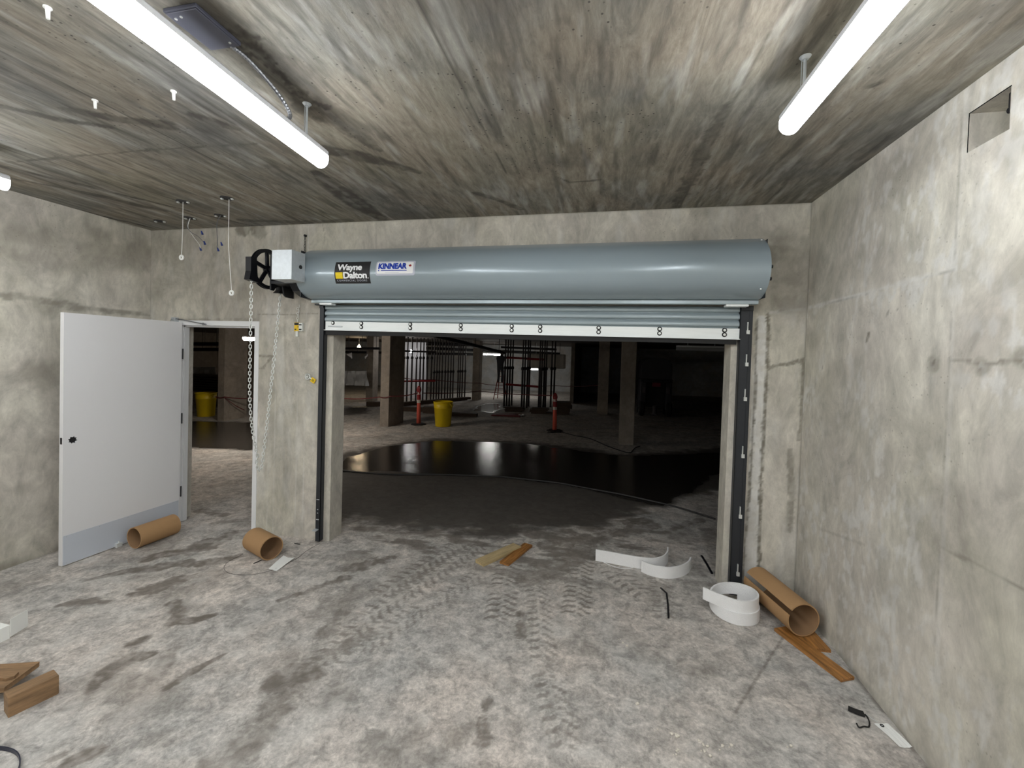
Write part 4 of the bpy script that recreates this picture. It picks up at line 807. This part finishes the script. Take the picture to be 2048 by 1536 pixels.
def outlet(px, lb, wires, nuts):
    p = atZ(*px, CZ); t = empty('outlet_box', (p[0], p[1], CZ), .2, lb, 'electrical box', 'round outlet boxes in the ceiling'); bm = B(); lathe(bm, [(.042, -.003), (.05, -.004), (.052, 0)], 24); lathe(bm, [(.0005, -.001), (.042, -.0015)], 24)
    link('ring', bm, M['boxhole'], t); bm = B(); box(bm, -.052, -.036, -.01, .01, -.014, -.002, .002); box(bm, .036, .052, -.01, .01, -.014, -.002, .002); link('lug', bm, M['silver'], t)
    for w_, m_ in wires:
        q0 = np.array([p[0], p[1], CZ]); pts = [q0+np.array([0, 0, -.002])]+[atY(*q_, p[1]-.02*i) for i, q_ in enumerate(w_)]; bm = B(); tube(bm, smoothpath([tuple(Matrix.Rotation(-.2, 3, 'Z') @ Vector(x-q0)) for x in pts], 6), .0028, 6); wo = link('wire', bm, m_, t)
    for q_ in nuts:
        q1 = Matrix.Rotation(-.2, 3, 'Z') @ Vector(atY(*q_, p[1]-.03)-np.array([p[0], p[1], CZ])); bm = B(); rod(bm, q1+Vector((-.006, 0, .018)), q1+Vector((.006, 0, -.014)), .005, .010, 8); link('wire_nut', bm, M['blue'], t)
    return t
grey = mat('grey wire', srgb(110, 112, 118), .5)
outlet((380, 436), 'outlet box with two splayed wires and blue wire nuts near the left wall', [([(374, 450), (380, 463), (395, 472), (407, 484)], grey), ([(376, 455), (388, 475), (398, 488), (401, 496)], M['paper'])], [(409, 486), (401, 498), (404, 466)])
outlet((441, 431), 'outlet box with one straight hanging wire, blue wire nut below', [([(434, 445), (434, 465), (435, 485), (434, 497)], grey)], [(436, 499), (443, 488)])
outlet((366, 403), 'outlet box holding the shorter pull cord', [], []); outlet((454, 396), 'outlet box holding the longer pull cord', [], []); outlet((320, 442), 'empty round outlet box nearest the left wall', [], [])
for top, bot, lb in (((366, 403), (363, 515), 'white ring on the shorter pull cord, left of the wires'), ((458, 398), (463, 586), 'white ring on the longer pull cord, right of the wires')):
    p = atZ(*top, CZ); e = atY(bot[0], bot[1], p[1]); t = empty('pull_cord', (p[0], p[1], CZ), 0, lb, 'pull cord', 'pull cords from the ceiling'); L_ = CZ-e[2]
    bm = B(); tube(bm, [(0, 0, -.004), (.002, 0, -L_*.5), (e[0]-p[0], 0, -L_+.02)], .0022, 6); link('cord', bm, M['paper'], t)
    bm = B(); tube(bm, [(e[0]-p[0]+.017*math.cos(a), 0, -L_+.017*math.sin(a)) for a in np.linspace(0, 2*PI, 17)[:-1]], .0085, 8, closed=True); link('ring', bm, M['paper'], t, smooth=True)
# ------------------------------------------------------------------ the parking level
def bin_(px, lab, s=1., rz=0, base=None):
    p = atF(*px) if base is None else np.array(base); t = empty('waste_bin', (p[0], p[1], p[2]), rz, lab, 'bin', 'yellow waste bins', tilt=True); h = .70*s; r0, r1 = .215*s, .26*s
    bm = B(); lathe(bm, [(.001, 0), (r0-.01, 0), (r0, .01), (r0+(r1-r0)*.75, h*.72), (r0+(r1-r0)*.76+.006, h*.725), (r0+(r1-r0)*.78+.006, h*.75), (r1, h*.96), (r1-.012, h*.96), (r0-.012, .02), (.001, .02)], 40); link('body', bm, M['yellow'], t, smooth=True)
    bm = B(); tube(bm, [((r1+.004)*math.cos(a), (r1+.004)*math.sin(a), h*.97) for a in np.linspace(0, 2*PI, 41)[:-1]], .014, 8, closed=True); link('rim', bm, M['yellow'], t, smooth=True)
    for a in (0, PI):
        bm = B(); Mh = Matrix.Rotation(a-.25, 4, 'Z'); tube(bm, [Mh @ Vector(q_) for q_ in smoothpath([(r1-.005, -.06, h*.92), (r1+.03, -.045, h*.88), (r1+.035, 0, h*.80), (r1+.03, .045, h*.88), (r1-.005, .06, h*.92)], 4)], .011, 8); link('handle', bm, M['yellow'], t, smooth=True)
    return t
bin_((886, 852), 'round yellow waste bin in front of the black props, right of the pink post', .96)
bin_((412, 832), 'yellow waste bin seen through the small doorway beside a column', 1.0)
def bollard(px, h, lab, top='red'):
    p = atF(*px); t = empty('delineator_post', (p[0], p[1], p[2]), 0, lab, 'delineator post', 'orange delineator posts', tilt=True)
    bm = B(); lathe(bm, [(.001, 0), (.21, 0), (.21, .02), (.17, .035), (.05, .04), (.001, .04)], 8); link('base', bm, M['rubber'], t)
    r = .045; bm = B(); lathe(bm, [(.001, .03), (r+.012, .03), (r, h*.8), (r*.9, h*.88), (.001, h*.9)], 20); link('tube', bm, M['orange'], t, smooth=True)
    for z0, z1, m_ in ((h*.56, h*.64, M['white2']), (h*.64, h*.78, M['red']), (h*.78, h*.84, M['white2'])):
        bm = B(); rod(bm, (0, 0, z0), (0, 0, z1), r+.006+.005*(1-z0/h), seg=20); link('band', bm, m_, t)
    bm = B(); lathe(bm, [(.001, h*.84), (r+.012, h*.85), (r+.02, h*.9), (r+.006, h*.96), (.02, h), (.001, h)], 14); box(bm, -.03, .05, -.05, -.03, h*.80, h*.97, .004); link('tape_wrap', bm, M['red'], t, smooth=True)
    return t
bollard((837, 849), 1.06, 'pink-orange post with red and white bands beside the yellow bin'); bollard((1109, 862), .98, 'dim orange post standing between the props and the right column')
# vertical steel props with collars
def prop_(x, y, lab, grp, zc=1.35, r=.032, top=GZ):
    z0 = FZ(x); t = empty('steel_prop', (x, y, z0), 0, lab, 'prop', grp); H = top-z0
    bm = B(); rod(bm, (0, 0, .012), (0, 0, zc), r, seg=10); link('outer_tube', bm, M['prop'], t)
    bm = B(); rod(bm, (0, 0, zc), (0, 0, H-.012), r*.75, seg=10); link('inner_tube', bm, M['prop'], t)
    bm = B(); lathe(bm, [(.01, zc-.09), (r*1.6, zc-.08), (r*1.7, zc-.02), (r*1.2, zc+.03), (.01, zc+.04)], 10); rod(bm, (-.05, -.03, zc-.05), (.05, .03, zc-.02), .009, seg=6); link('collar', bm, M['dark'], t)
    bm = B(); box(bm, -.04, .04, -.04, .04, 0, .012); link('base_plate', bm, M['dark'], t); bm = B(); box(bm, -.04, .04, -.04, .04, H-.012, H); link('head_plate', bm, M['dark'], t); return t
def copy_tree(o, loc):
    c = o.copy(); COL.objects.link(c); c.location = loc
    for ch_ in o.children: d = ch_.copy(); COL.objects.link(d); d.parent = c
    return c
ORD = 'leftmost,second,third,fourth,fifth,sixth,seventh,eighth,ninth,tenth,eleventh,twelfth,thirteenth,fourteenth'.split(',')
g1 = 'near row of steel props left of the yellow bin'; g2 = 'far row of steel props behind the yellow bin'
near = [(806, 808), (813, 808), (822, 807), (831, 806), (838.6, 805.5), (845, 805), (852.6, 804.5), (861, 804)]
far = [(866.6, 803), (872, 802.5), (877, 802), (882.6, 801.5), (889, 801), (894.5, 800.5), (900, 800), (905, 799.5), (915, 798.5), (919, 798), (923.5, 797.5), (929, 797)]
base_ = None
for row, grp, lab, zc in ((near, g1, 'from the left of the black props before the white sheet', 1.82), (far, g2, 'from the left of the black props before the grey far wall', 1.25)):
    base_ = None
    for i, px in enumerate(row):
        p = atF(*px); lb = '%s %s' % (ORD[i], lab)
        if base_ is None: base_ = prop_(p[0], p[1], lb, grp, zc)
        else: copy_tree(base_, (p[0], p[1], FZ(p[0])))['label'] = lb
for a, b, zc, lab in (((806, 808), (861, 804), 1.95, 'dark waler across the near props, upper'), ((806, 808), (861, 804), .78, 'red ledger tube across the near props, lower')):
    A_, B_ = atF(*a), atF(*b); bm = B(); rod(bm, (A_[0]-.1, A_[1]-.05, zc), (B_[0]+.2, B_[1]-.05, zc), .035, seg=8); tag(link('ledger_tube', bm, M['prop'] if zc > 1 else M['red']), lab, 'tube')
A_, B_ = atF(800, 812), atF(935, 799)
for k, (h_, dy, lab) in enumerate(((.14, 0, 'dark sill timber under the feet of the props, front one'), (.10, .5, 'dark sill timber under the far props, rear one'))):
    d = Vector((B_-A_)[:2]); L_ = d.length; t = empty('sill_timber', ((A_[0]+B_[0])/2, (A_[1]+B_[1])/2-.22+dy, FZ((A_[0]+B_[0])/2)), math.atan2(d.y, d.x), lab, 'timber'); bm = B(); box(bm, -L_/2, L_/2, -.09, .09, 0, h_, .004); link('beam', bm, M['timberd'], t)
for px, w_, h_, lab in (((822, 822), .9, .14, 'dark timber packer on the floor left of the pink post'), ((868, 826), .7, .2, 'dark timber packer behind the yellow bin'), ((920, 832), 1.1, .1, 'dark low timber right of the yellow bin'), ((748, 812), .5, .16, 'dark block at the foot of the wide column')):
    p = atF(*px); t = empty('timber_packer', (p[0], p[1], p[2]), .15, lab, 'timber'); bm = B(); box(bm, -w_/2, w_/2, -.12, .12, 0, h_, .006); link('block', bm, M['timberd'], t)
# second, denser group
g3 = 'clustered steel props right of the ladder'; base_ = None
for i, px in enumerate(((1008, 813), (1013, 814), (1018, 813), (1023, 811), (1043, 818), (1047.5, 818), (1053, 816), (1057, 813), (1077, 820), (1081, 821), (1086, 820), (1090, 816), (1101, 814), (1107, 813))):
    p = atF(*px)
    if base_ is None: base_ = prop_(p[0], p[1], 'leftmost steel prop of the cluster right of the ladder', g3, 1.5, .036)
    else: copy_tree(base_, (p[0], p[1], FZ(p[0])))['label'] = ORD[i]+' from the left of the clustered props right of the ladder'
for z, x0, x1, m_, lab in ((1.82, 1012, 1085, 'red', 'red ledger tube across the clustered props, upper of the two'), (.82, 1012, 1080, 'red', 'red ledger tube across the clustered props, lower of the two'), (2.2, 1000, 1110, 'prop', 'black ledger tube near the top of the clustered props')):
    A_, B_ = atF(x0, 814), atF(x1, 818); bm = B(); rod(bm, (A_[0], A_[1]-.12, z), (B_[0], B_[1]-.12, z-.03), .04, seg=8); tag(link('ledger_tube', bm, M[m_]), lab, 'tube')
p = atF(1015, 832); t = empty('red_mat', (p[0], p[1], p[2]), .05, 'dark red board lying in front of the clustered props', 'board', tilt=True); bm = B(); box(bm, -.5, .42, -.15, .3, 0, .05, .006); link('panel', bm, mat('dark red board', srgb(96, 26, 30), .7), t)
for i, px in enumerate(((1040, 833), (1046, 832))):
    p = atF(*px); bm = B(); r_ = bmesh.ops.create_icosphere(bm, subdivisions=2, radius=.045)
    for v in r_['verts']: v.co = Vector((v.co.x*(1.3 if i else 1.7), v.co.y, v.co.z*.8+.033))
    o = link('crumpled_rag', bm, M['paper'], smooth=True, loc=(p[0], p[1], p[2])); tag(o, ('small white rag beside the red board, left one', 'small white rag beside the red board, right one')[i], 'rag')
for px, s_, lab in (((1028, 823), (.7, .28, .16), 'dark heap of formwork timber under the clustered props, left'), ((1080, 827), (.75, .35, .2), 'dark heap of formwork timber under the clustered props, right'), ((1125, 828), (.7, .5, .42), 'dark crate to the right of the dim orange post')):
    p = atF(*px); t = empty('timber_stack', (p[0], p[1], p[2]), .1, lab, 'timber stack'); bm = B(); rr = random.Random(int(px[0]))
    for k in range(4): x = -s_[0]/2+rr.uniform(0, .1); box(bm, x, x+s_[0]*rr.uniform(.7, 1), -s_[1]/2+rr.uniform(0, .05), s_[1]/2, s_[2]*k/4, s_[2]*(k+1)/4-.004, .004)
    link('planks', bm, M['timberd'], t)
# pipes and beams under the garage soffit
for (a, b, Y0, Y1, r, lab) in (((800, 686), (960, 690), 19.6, 19.6, .08, 'black pipe under the far soffit, topmost of three'), ((800, 694), (1120, 708), 19.6, 19.6, .07, 'black pipe under the far soffit, middle of three'), ((690, 704), (960, 709), 19.4, 19.4, .06, 'black pipe under the far soffit, lowest of three'),
                               ((690, 697), (760, 697), 12.5, 12.5, .04, 'dark pipe left of the wide column'), ((870, 671), (1008, 706), 9.0, 13.2, .05, 'dark pipe slanting across the soffit towards the person'), ((380, 688), (440, 688), 11, 11, .06, 'black pipe seen high through the small doorway'), ((370, 699), (440, 699), 12, 12, .06, 'second black pipe seen through the small doorway')):
    A_, B_ = atY(*a, Y0), atY(*b, Y1); bm = B(); rod(bm, tuple(A_), tuple(B_), r, seg=10)
    for k in (.1, .5, .9): c = A_+(B_-A_)*k; rod(bm, tuple(c), (c[0], c[1], GZ), .008, seg=5)
    tag(link('ceiling_pipe', bm, M['black']), lab, 'pipe', 'pipes under the garage soffit')
# lights of the parking level
def glow(name, col, st): return mat(name, srgb(250, 250, 250), .5, emit=col, estr=st)
p = atY(984, 708, 20.0); bm = B(); lamp_tube = tube_light('garage_tube_light', (0, 0, 0), .85, 0, 'lit tube light on the far wall beside the person on the ladder', None, stems=(.3,), mlens=glow('far tube lens', (1, .98, .93, 1), 55), w=.13, zc=GZ-p[2]+.06)
lamp_tube.location = (p[0]+.42, p[1], p[2]-.06); lamp_tube.rotation_euler = (0, 0, -PI/2)
for ch_ in lamp_tube.children: pass
p = atY(489, 677, 7.5); lt2 = tube_light('garage_tube_light', (0, 0, 0), 1.2, 0, 'tube light in the garage whose end glows in the small doorway behind the chain', None, stems=(.1,), mlens=glow('garage tube lens', (1, .9, .78, 1), 110), w=.1, zc=GZ-p[2]+.04); lt2.location = (p[0]+1.2, p[1], p[2]-.04); lt2.rotation_euler = (0, 0, -PI/2)
p = atY(1402, 700, 8.2); lt3 = tube_light('garage_tube_light', (0, 0, 0), .86, 0, 'unlit grey tube light in the dark right part of the garage', None, stems=(.2, -.2), mlens=mat('unlit lens', srgb(150, 152, 156), .5), w=.06, zc=GZ-p[2]+.02); lt3.location = (p[0]+.43, p[1], p[2]-.02); lt3.rotation_euler = (0, 0, -PI/2)
def pendant(px, Y, r, col, st, lab):
    p = atY(*px, Y); t = empty('pendant_bulb', tuple(p), 0, lab, 'light bulb'); bm = B(); lathe(bm, [(.0005, -r), (r*.7, -r*.7), (r, 0), (r*.7, r*.75), (r*.35, r*1.1), (r*.3, r*1.4)], 16); link('bulb', bm, glow('bulb glass', col, st), t, smooth=True)
    bm = B(); rod(bm, (0, 0, r*1.3), (0, 0, r*1.9), r*.4, seg=10); rod(bm, (0, 0, r*1.9), (0, 0, max(r*2, GZ-p[2])), .008, seg=5); link('holder', bm, M['paper'], t); return t
pendant((718, 695), 17, .085, (1, .78, .5, 1), 90, 'warm glowing bulb left of the wide column'); pendant((804.5, 708), 16.0, .035, (1, 1, 1, 1), 160, 'tiny white bulb at the edge of the wide column'); pendant((822, 703), 15.2, .05, (1, .98, .95, 1), 160, 'white bulb behind the near row of props')
# polythene sheets and the wrapped duct
def drape(corners, Y, lab, m=None, n=14, amp=.05, name='plastic_sheet', dY=0):
    P_ = [atY(*c, Y+(dY if i in (1, 2) else 0)) for i, c in enumerate(corners)]; bm = B(); g = []
    for i in range(n+1):
        r_ = []
        for j in range(n+1):
            u, v = i/n, j/n; p = (P_[0]*(1-u)+P_[1]*u)*(1-v)+(P_[3]*(1-u)+P_[2]*u)*v; r_.append(bm.verts.new((p[0], p[1]+amp*(math.sin(u*17+2*v)+.6*math.sin(u*31-5*v)), p[2])))
        g.append(r_)
    for i in range(n):
        for j in range(n): bm.faces.new((g[i][j], g[i+1][j], g[i+1][j+1], g[i][j+1]))
    r = bmesh.ops.extrude_face_region(bm, geom=bm.faces[:]); bmesh.ops.translate(bm, verts=[v for v in r['geom'] if isinstance(v, bmesh.types.BMVert)], vec=(0, .006, 0)); bmesh.ops.recalc_face_normals(bm, faces=bm.faces[:])
    o = tag(link(name, bm, m or M['poly'], smooth=True), lab, 'plastic sheet'); tx = [P_[0], P_[1]] if abs(P_[0][0]-P_[1][0]) > .4 else [(P_[0]+P_[1])/2]
    for c in tx:
        bm = B(); rod(bm, (c[0], c[1], c[2]-.02), (c[0], c[1], GZ), .006, seg=5); link('cord', bm, M['prop'], o)
    return o
M['whitesheet'] = mat('white hoarding sheet', srgb(228, 228, 232), .6)
drape([(802, 684), (853, 685), (853, 800), (802, 803)], 17.0, 'white sheet hanging behind the near row of props', M['whitesheet'], amp=.03)
drape([(687, 742), (735, 742), (737, 772), (687, 770)], 14.5, 'grey polythene sheet hanging left of the wide column', amp=.06)
for c, Y, lab in (([(693, 709), (704, 705), (704, 717), (703, 717)], 13.5, 'small folded polythene flap catching the bulb light, left one'), ([(729, 714), (736, 707), (735, 712), (730, 718)], 13.5, 'small folded polythene flap catching the bulb light, right one')): drape(c, Y, lab, M['whitesheet'], 4, .01)
drape([(374, 734), (434, 734), (434, 758), (374, 758)], 13, 'grey polythene sheet seen through the small doorway', amp=.05)
p0, p1 = atY(1056, 707, 17.2), atY(1128, 738, 17.2); t = empty('wrapped_duct', ((p0[0]+p1[0])/2, 17.5, (p0[2]+p1[2])/2), 0, 'large foil-wrapped duct box hanging behind the clustered props', 'duct'); hw, hh = (p1[0]-p0[0])/2, (p0[2]-p1[2])/2
bm = B(); box(bm, -hw, hw, -.3, .5, -hh, hh, .03); link('duct_body', bm, M['foil'], t); bm = B()
for x in (-hw*.7, hw*.7): rod(bm, (x, .1, hh-.01), (x, .1, GZ-(p0[2]+p1[2])/2), .01, seg=6)
link('hanger', bm, M['prop'], t)
p = atY(1060, 737, 19.5); lt4 = tube_light('garage_tube_light', (0, 0, 0), .42, 0, 'far short tube light glowing just under the wrapped duct', None, stems=(.15,), mlens=glow('low tube lens', (1, .96, .9, 1), 30), w=.1, zc=GZ-p[2]+.06); lt4.location = (p[0]+.42, p[1], p[2]-.06); lt4.rotation_euler = (0, 0, -PI/2)
# low concrete upstand / far ledge and stacked pallets behind the bin in the small doorway
for px, w_, n_, lab, Y in (((402, 815), 1.6, 7, 'stack of dark formwork panels seen through the small doorway', 12.5),):
    p = atF(402, 812); t = empty('panel_stack', (p[0], p[1]+.4, p[2]), 0, lab, 'panel stack'); rr = random.Random(5)
    bm = B(); box(bm, -1.3, .9, -.3, .4, 0, .5, .01); link('plinth', bm, M['garage'], t)
    for k in range(n_): bm = B(); o_ = rr.uniform(-.08, .08); box(bm, -1.2+o_, .8+o_, -.25, .35, .5+k*.085, .5+k*.085+.05, .004); link('panel', bm, M['timberd'], t)
# barrier tape
def tape(pts, lab, w_=.05, m_='tape'):
    bm = B(); P_ = [Vector(atY(px, py, Y)) for px, py, Y in pts]; n_ = 8; q_ = []
    for a, b in zip(P_[:-1], P_[1:]):
        for i in range(n_): t_ = i/n_; v = a.lerp(b, t_); v.z -= .03*math.sin(PI*t_); q_.append(tuple(v))
    q_.append(tuple(P_[-1])); ribbon(bm, q_, w_*.6, .003); tag(link('barrier_tape', bm, M[m_]), lab, 'barrier tape', 'red barrier tapes across the garage')
tape([(686, 798, 9.9), (759, 795, 9.98), (781, 793.5, 9.98), (836, 787, 10.38)], 'red tape from the left jamb round the wide column to the pink post', .045)
tape([(845, 787, 10.45), (960, 783, 14), (1104, 792, 10.6)], 'sagging tape between the two orange posts', .04)
tape([(808, 757, 14), (866, 760, 14.6), (960, 767, 17.2), (1006, 771, 17.2)], 'thin tape passing behind the yellow bin at chest height', .04)
tape([(1012, 771, 17), (1110, 772, 17), (1205, 771, 14.37)], 'thin dark tape running right towards the unlit column', .035)
tape([(431, 794.5, 9.48), (449, 795, 9.48), (513, 797, 10.0)], 'dark red tape across the column in the small doorway', .05)
tape([(449, 796, 9.48), (489, 821, 10.0)], 'slanting dark red tape hanging from the column in the small doorway', .04)
# hose snaking over the wet slab, cracks of rubbish
bm = B(); tube(bm, smoothpath([tuple(atF(*p)+np.array([0, 0, .012])) for p in ((640, 935), (700, 944), (780, 950), (860, 950), (930, 952), (1000, 955), (1060, 961), (1120, 968), (1180, 979), (1240, 990), (1300, 1003), (1350, 1015), (1430, 1040))], 8), .012, 8)
tag(link('hose', bm, mat('dark rubber hose', srgb(48, 46, 46), .55)), 'dark hose curving across the wet floor beyond the opening', 'hose')
bm = B(); tube(bm, smoothpath([tuple(atF(*p)+np.array([0, 0, .01])) for p in ((1095, 866), (1125, 866), (1150, 872), (1180, 878), (1215, 893), (1250, 905), (1262, 906))], 6), .01, 6); tube(bm, smoothpath([tuple(atF(*p)+np.array([0, 0, .01])) for p in ((1262, 906), (1270, 897), (1280, 893))], 4), .01, 6)
tag(link('cable', bm, M['rubber']), 'black cable on the floor from the dim orange post to the right column', 'cable')
# machine behind the right column
p = atF(1308, 832); t = empty('machine', (p[0], p[1], p[2]), 0, 'dark rounded machine with a small red panel right of the pale column', 'machine')
M['mach'] = mat('dull machine paint', srgb(52, 52, 58), .5, .2); M['mach2'] = mat('dusty machine paint', srgb(84, 80, 84), .5)
bm = B(); prism(bm, [(-.48, 1.25), (.48, 1.25), (.48, 1.7), (.40, 1.86), (.2, 1.94), (-.2, 1.94), (-.40, 1.86), (-.48, 1.7)], 'Y', -.3, .9); link('hood', bm, M['mach'], t, smooth=True)
bm = B(); box(bm, -.5, .5, -.32, .9, 1.14, 1.24, .01); link('belt', bm, M['black'], t)
bm = B(); box(bm, -.13, .13, -.33, -.29, 1.0, 1.13, .005); link('red_panel', bm, mat('dark red panel', srgb(120, 30, 50), .5), t)
for s_ in (-1, 1):
    bm = B(); box(bm, s_*.4-.09, s_*.4+.09, -.28, .7, .25, 1.14, .02); link('side_post', bm, M['mach'], t); bm = B(); box(bm, s_*.38-.05, s_*.38+.05, -.31, -.27, .78, .98, .01); link('lamp_box', bm, M['mach2'], t)
    for y in (-.1, .6): bm = B(); lathe(bm, [(.06, -.09), (.24, -.09), (.28, -.05), (.28, .05), (.24, .09), (.06, .09)], 20, Matrix.Translation((s_*.42, y, .28)) @ Matrix.Rotation(PI/2, 4, 'Y')); link('wheel', bm, M['rubber'], t, smooth=True)
bm = B(); box(bm, -.32, .32, .0, .8, .3, 1.14, .02); link('chassis', bm, M['dark'], t)
bm = B(); lathe(bm, [(.001, 0), (.07, 0), (.08, .24), (.05, .27), (.001, .27)], 14, Matrix.Translation((-.02, -.2, .1))); box(bm, -.1, .06, -.3, .05, .06, .1); link('bucket', bm, M['mach2'], t)
# ladder and the person on it
pb = atF(991, 798); pr_ = atF(999, 796); Lx, Ly = pb[0]+.05, pb[1]; lad = empty('step_ladder', (Lx+.15, Ly, FZ(Lx)), 0, 'red step ladder under the person at the far props', 'ladder')
M['lad'] = mat('red ladder rail', srgb(120, 40, 34), .5); H = 1.25
def lr(s, b0, t0): bm = B(); rod(bm, b0, t0, .022, seg=6); link('rail', bm, M['lad'], lad)
lr(0, (-.24, -.22, 0), (-.06, .0, H)); lr(0, (.24, -.22, 0), (.10, .0, H)); lr(0, (-.2, .35, 0), (-.05, .04, H)); lr(0, (.22, .35, 0), (.10, .04, H))
for k in range(4):
    z = .2+k*.27; f = z/H; bm = B(); box(bm, -.24+.18*f, .24-.14*f, -.22+.22*f-.03, -.22+.22*f+.05, z, z+.025, .002); link('step', bm, M['lad'], lad)
bm = B(); box(bm, -.1, .14, -.06, .12, H-.02, H+.02, .004); link('top_cap', bm, M['lad'], lad)
# person: one continuous skinned body, standing on a step, arms raised to the pipe
ps = empty('person', (Lx+.17, Ly-.14, FZ(Lx)+.745), 0, 'person in dark work clothes on the red ladder, arms raised to the props', 'person')
S = .86; J = {'pelvis': (0, 0, .80), 'belly': (0, -.01, .95), 'chest': (.01, .02, 1.18), 'neck': (.02, .04, 1.36), 'head0': (.03, .06, 1.44), 'head1': (.04, .07, 1.56),
     'hipl': (-.09, 0, .76), 'kneel': (-.10, .08, .42), 'ankl': (-.09, -.02, .06), 'toel': (-.10, .12, .03), 'hipr': (.09, 0, .76), 'kneer': (.10, .10, .44), 'ankr': (.09, .0, .06), 'toer': (.10, .14, .03),
     'shl': (-.17, .02, 1.30), 'ell': (-.24, .18, 1.20), 'wrl': (-.12, .36, 1.36), 'hal': (-.09, .41, 1.41), 'shr': (.20, .03, 1.30), 'elr': (.32, .18, 1.28), 'wrr': (.30, .34, 1.48), 'har': (.29, .37, 1.55)}
Rr = {'pelvis': (.13, .10), 'belly': (.125, .10), 'chest': (.15, .11), 'neck': (.055, .055), 'head0': (.06, .07), 'head1': (.06, .065), 'hip': (.09, .09), 'knee': (.06, .06), 'ank': (.045, .045), 'toe': (.04, .03), 'sh': (.07, .065), 'el': (.048, .048), 'wr': (.032, .032), 'ha': (.035, .02)}
E_ = [('pelvis', 'belly'), ('belly', 'chest'), ('chest', 'neck'), ('neck', 'head0'), ('head0', 'head1')]
for s_ in 'lr': E_ += [('pelvis', 'hip'+s_), ('hip'+s_, 'knee'+s_), ('knee'+s_, 'ank'+s_), ('ank'+s_, 'toe'+s_), ('chest', 'sh'+s_), ('sh'+s_, 'el'+s_), ('el'+s_, 'wr'+s_), ('wr'+s_, 'ha'+s_)]
names = list(J); V_ = [tuple(c*S for c in J[k_]) for k_ in names]; Ei = [(names.index(a), names.index(b)) for a, b in E_]; rad = {}
for k_ in names:
    key = k_ if k_ in Rr else k_[:-1]; rad[k_] = tuple(c*S*1.22 for c in Rr[key])
for s_, sx in (('l', -1), ('r', 1)):   # five fingers closing on the pipe
    base = Vector(J['ha'+s_])
    for f in range(5):
        off = Vector((sx*(f-1.5)*.016, 0, 0)) if f < 4 else Vector((-sx*.04, -.01, -.02)); L1 = (.05, .055, .052, .042, .035)[f]
        a = base+off*.6+Vector((0, .01, .015)); b = a+off*.5+Vector((0, .012, L1*.5)); c = b+Vector((0, -.018, L1*.35))
        i0 = len(V_); V_ += [tuple(q_*S for q_ in a), tuple(q_*S for q_ in b), tuple(q_*S for q_ in c)]; Ei += [(names.index('ha'+s_), i0), (i0, i0+1), (i0+1, i0+2)]; 
        for z_ in range(3): nm = 'f%s%d%d' % (s_, f, z_); names.append(nm); rad[nm] = ((.0095-.001*z_)*S,)*2
me = bpy.data.meshes.new('body'); me.from_pydata(V_, Ei, []); body = bpy.data.objects.new('body', me); COL.objects.link(body); body.parent = ps; me.materials.append(M['cloth'])
sk = body.modifiers.new('skin', 'SKIN'); sk.use_smooth_shade = True
for i, nm in enumerate(names): me.skin_vertices[0].data[i].radius = rad[nm]; me.skin_vertices[0].data[i].use_root = (nm == 'pelvis')
sb_ = body.modifiers.new('sub', 'SUBSURF'); sb_.levels = 1; sb_.render_levels = 2
hc = Vector((.035, .07, 1.53))*S; bm = B(); r_ = bmesh.ops.create_uvsphere(bm, u_segments=20, v_segments=14, radius=.1*S)
for v in r_['verts']:
    c = v.co; c.x *= .78; c.z *= 1.15
    if c.y > 0 and abs(c.x) < .02 and -.03 < c.z < .02: c.y += .018
    if c.z < -.04: c.x *= .85
    v.co = c+hc
for s_ in (-1, 1): rod(bm, hc+Vector((s_*.066, 0, -.01)), hc+Vector((s_*.078, -.004, .0)), .02, .014, 8)
hd = link('head', bm, M['skin'], ps, smooth=True, angle=80)
bm = B()
for s_ in (-1, 1): 
    rv = bmesh.ops.create_uvsphere(bm, u_segments=8, v_segments=6, radius=.01); bmesh.ops.translate(bm, verts=rv['verts'], vec=hc+Vector((s_*.028, .075, .008)))
box(bm, hc.x-.02, hc.x+.02, hc.y+.066, hc.y+.074, hc.z-.047, hc.z-.041); link('face_features', bm, M['dark'], hd)
bm = B(); lathe(bm, [(.125*S, .02), (.105*S, .028), (.1*S, .07), (.07*S, .115), (.001, .135)], 20, Matrix.Translation(hc+Vector((0, .01, .0)))); link('hard_hat', bm, M['hivis'], ps, smooth=True)

# ------------------------------------------------------------------ every screw, bolt and lug a piece of its own
def islands(me):
    par = list(range(len(me.vertices)))
    def find(a):
        while par[a] != a: par[a] = par[par[a]]; a = par[a]
        return a
    for e in me.edges: a, b = find(e.vertices[0]), find(e.vertices[1]); par[a] = b
    d = {}
    for i in range(len(par)): d.setdefault(find(i), []).append(i)
    return list(d.values())
for o in list(COL.objects):
    base = o.name.split('.')[0]
    if o.type == 'MESH' and not o.children and base in ('screw', 'bolt', 'bolt_tip', 'lug', 'slot', 'clip', 'hanger', 'hinge', 'top_bracket', 'tag_print', 'door_emblem'):
        isl = islands(o.data)
        if len(isl) < 2: continue
        src = o.data
        for n_, vs in enumerate(isl):
            mp_ = {v: i for i, v in enumerate(vs)}; me = bpy.data.meshes.new(base); fs_ = [[mp_[v] for v in p.vertices] for p in src.polygons if p.vertices[0] in mp_]
            me.from_pydata([tuple(src.vertices[v].co) for v in vs], [], fs_)
            for m_ in src.materials: me.materials.append(m_)
            for p in me.polygons: p.use_smooth = src.polygons[0].use_smooth
            if n_ == 0: o.data = me
            else: c = bpy.data.objects.new(base, me); COL.objects.link(c); c.parent = o.parent; c.location = o.location; c.rotation_euler = o.rotation_euler
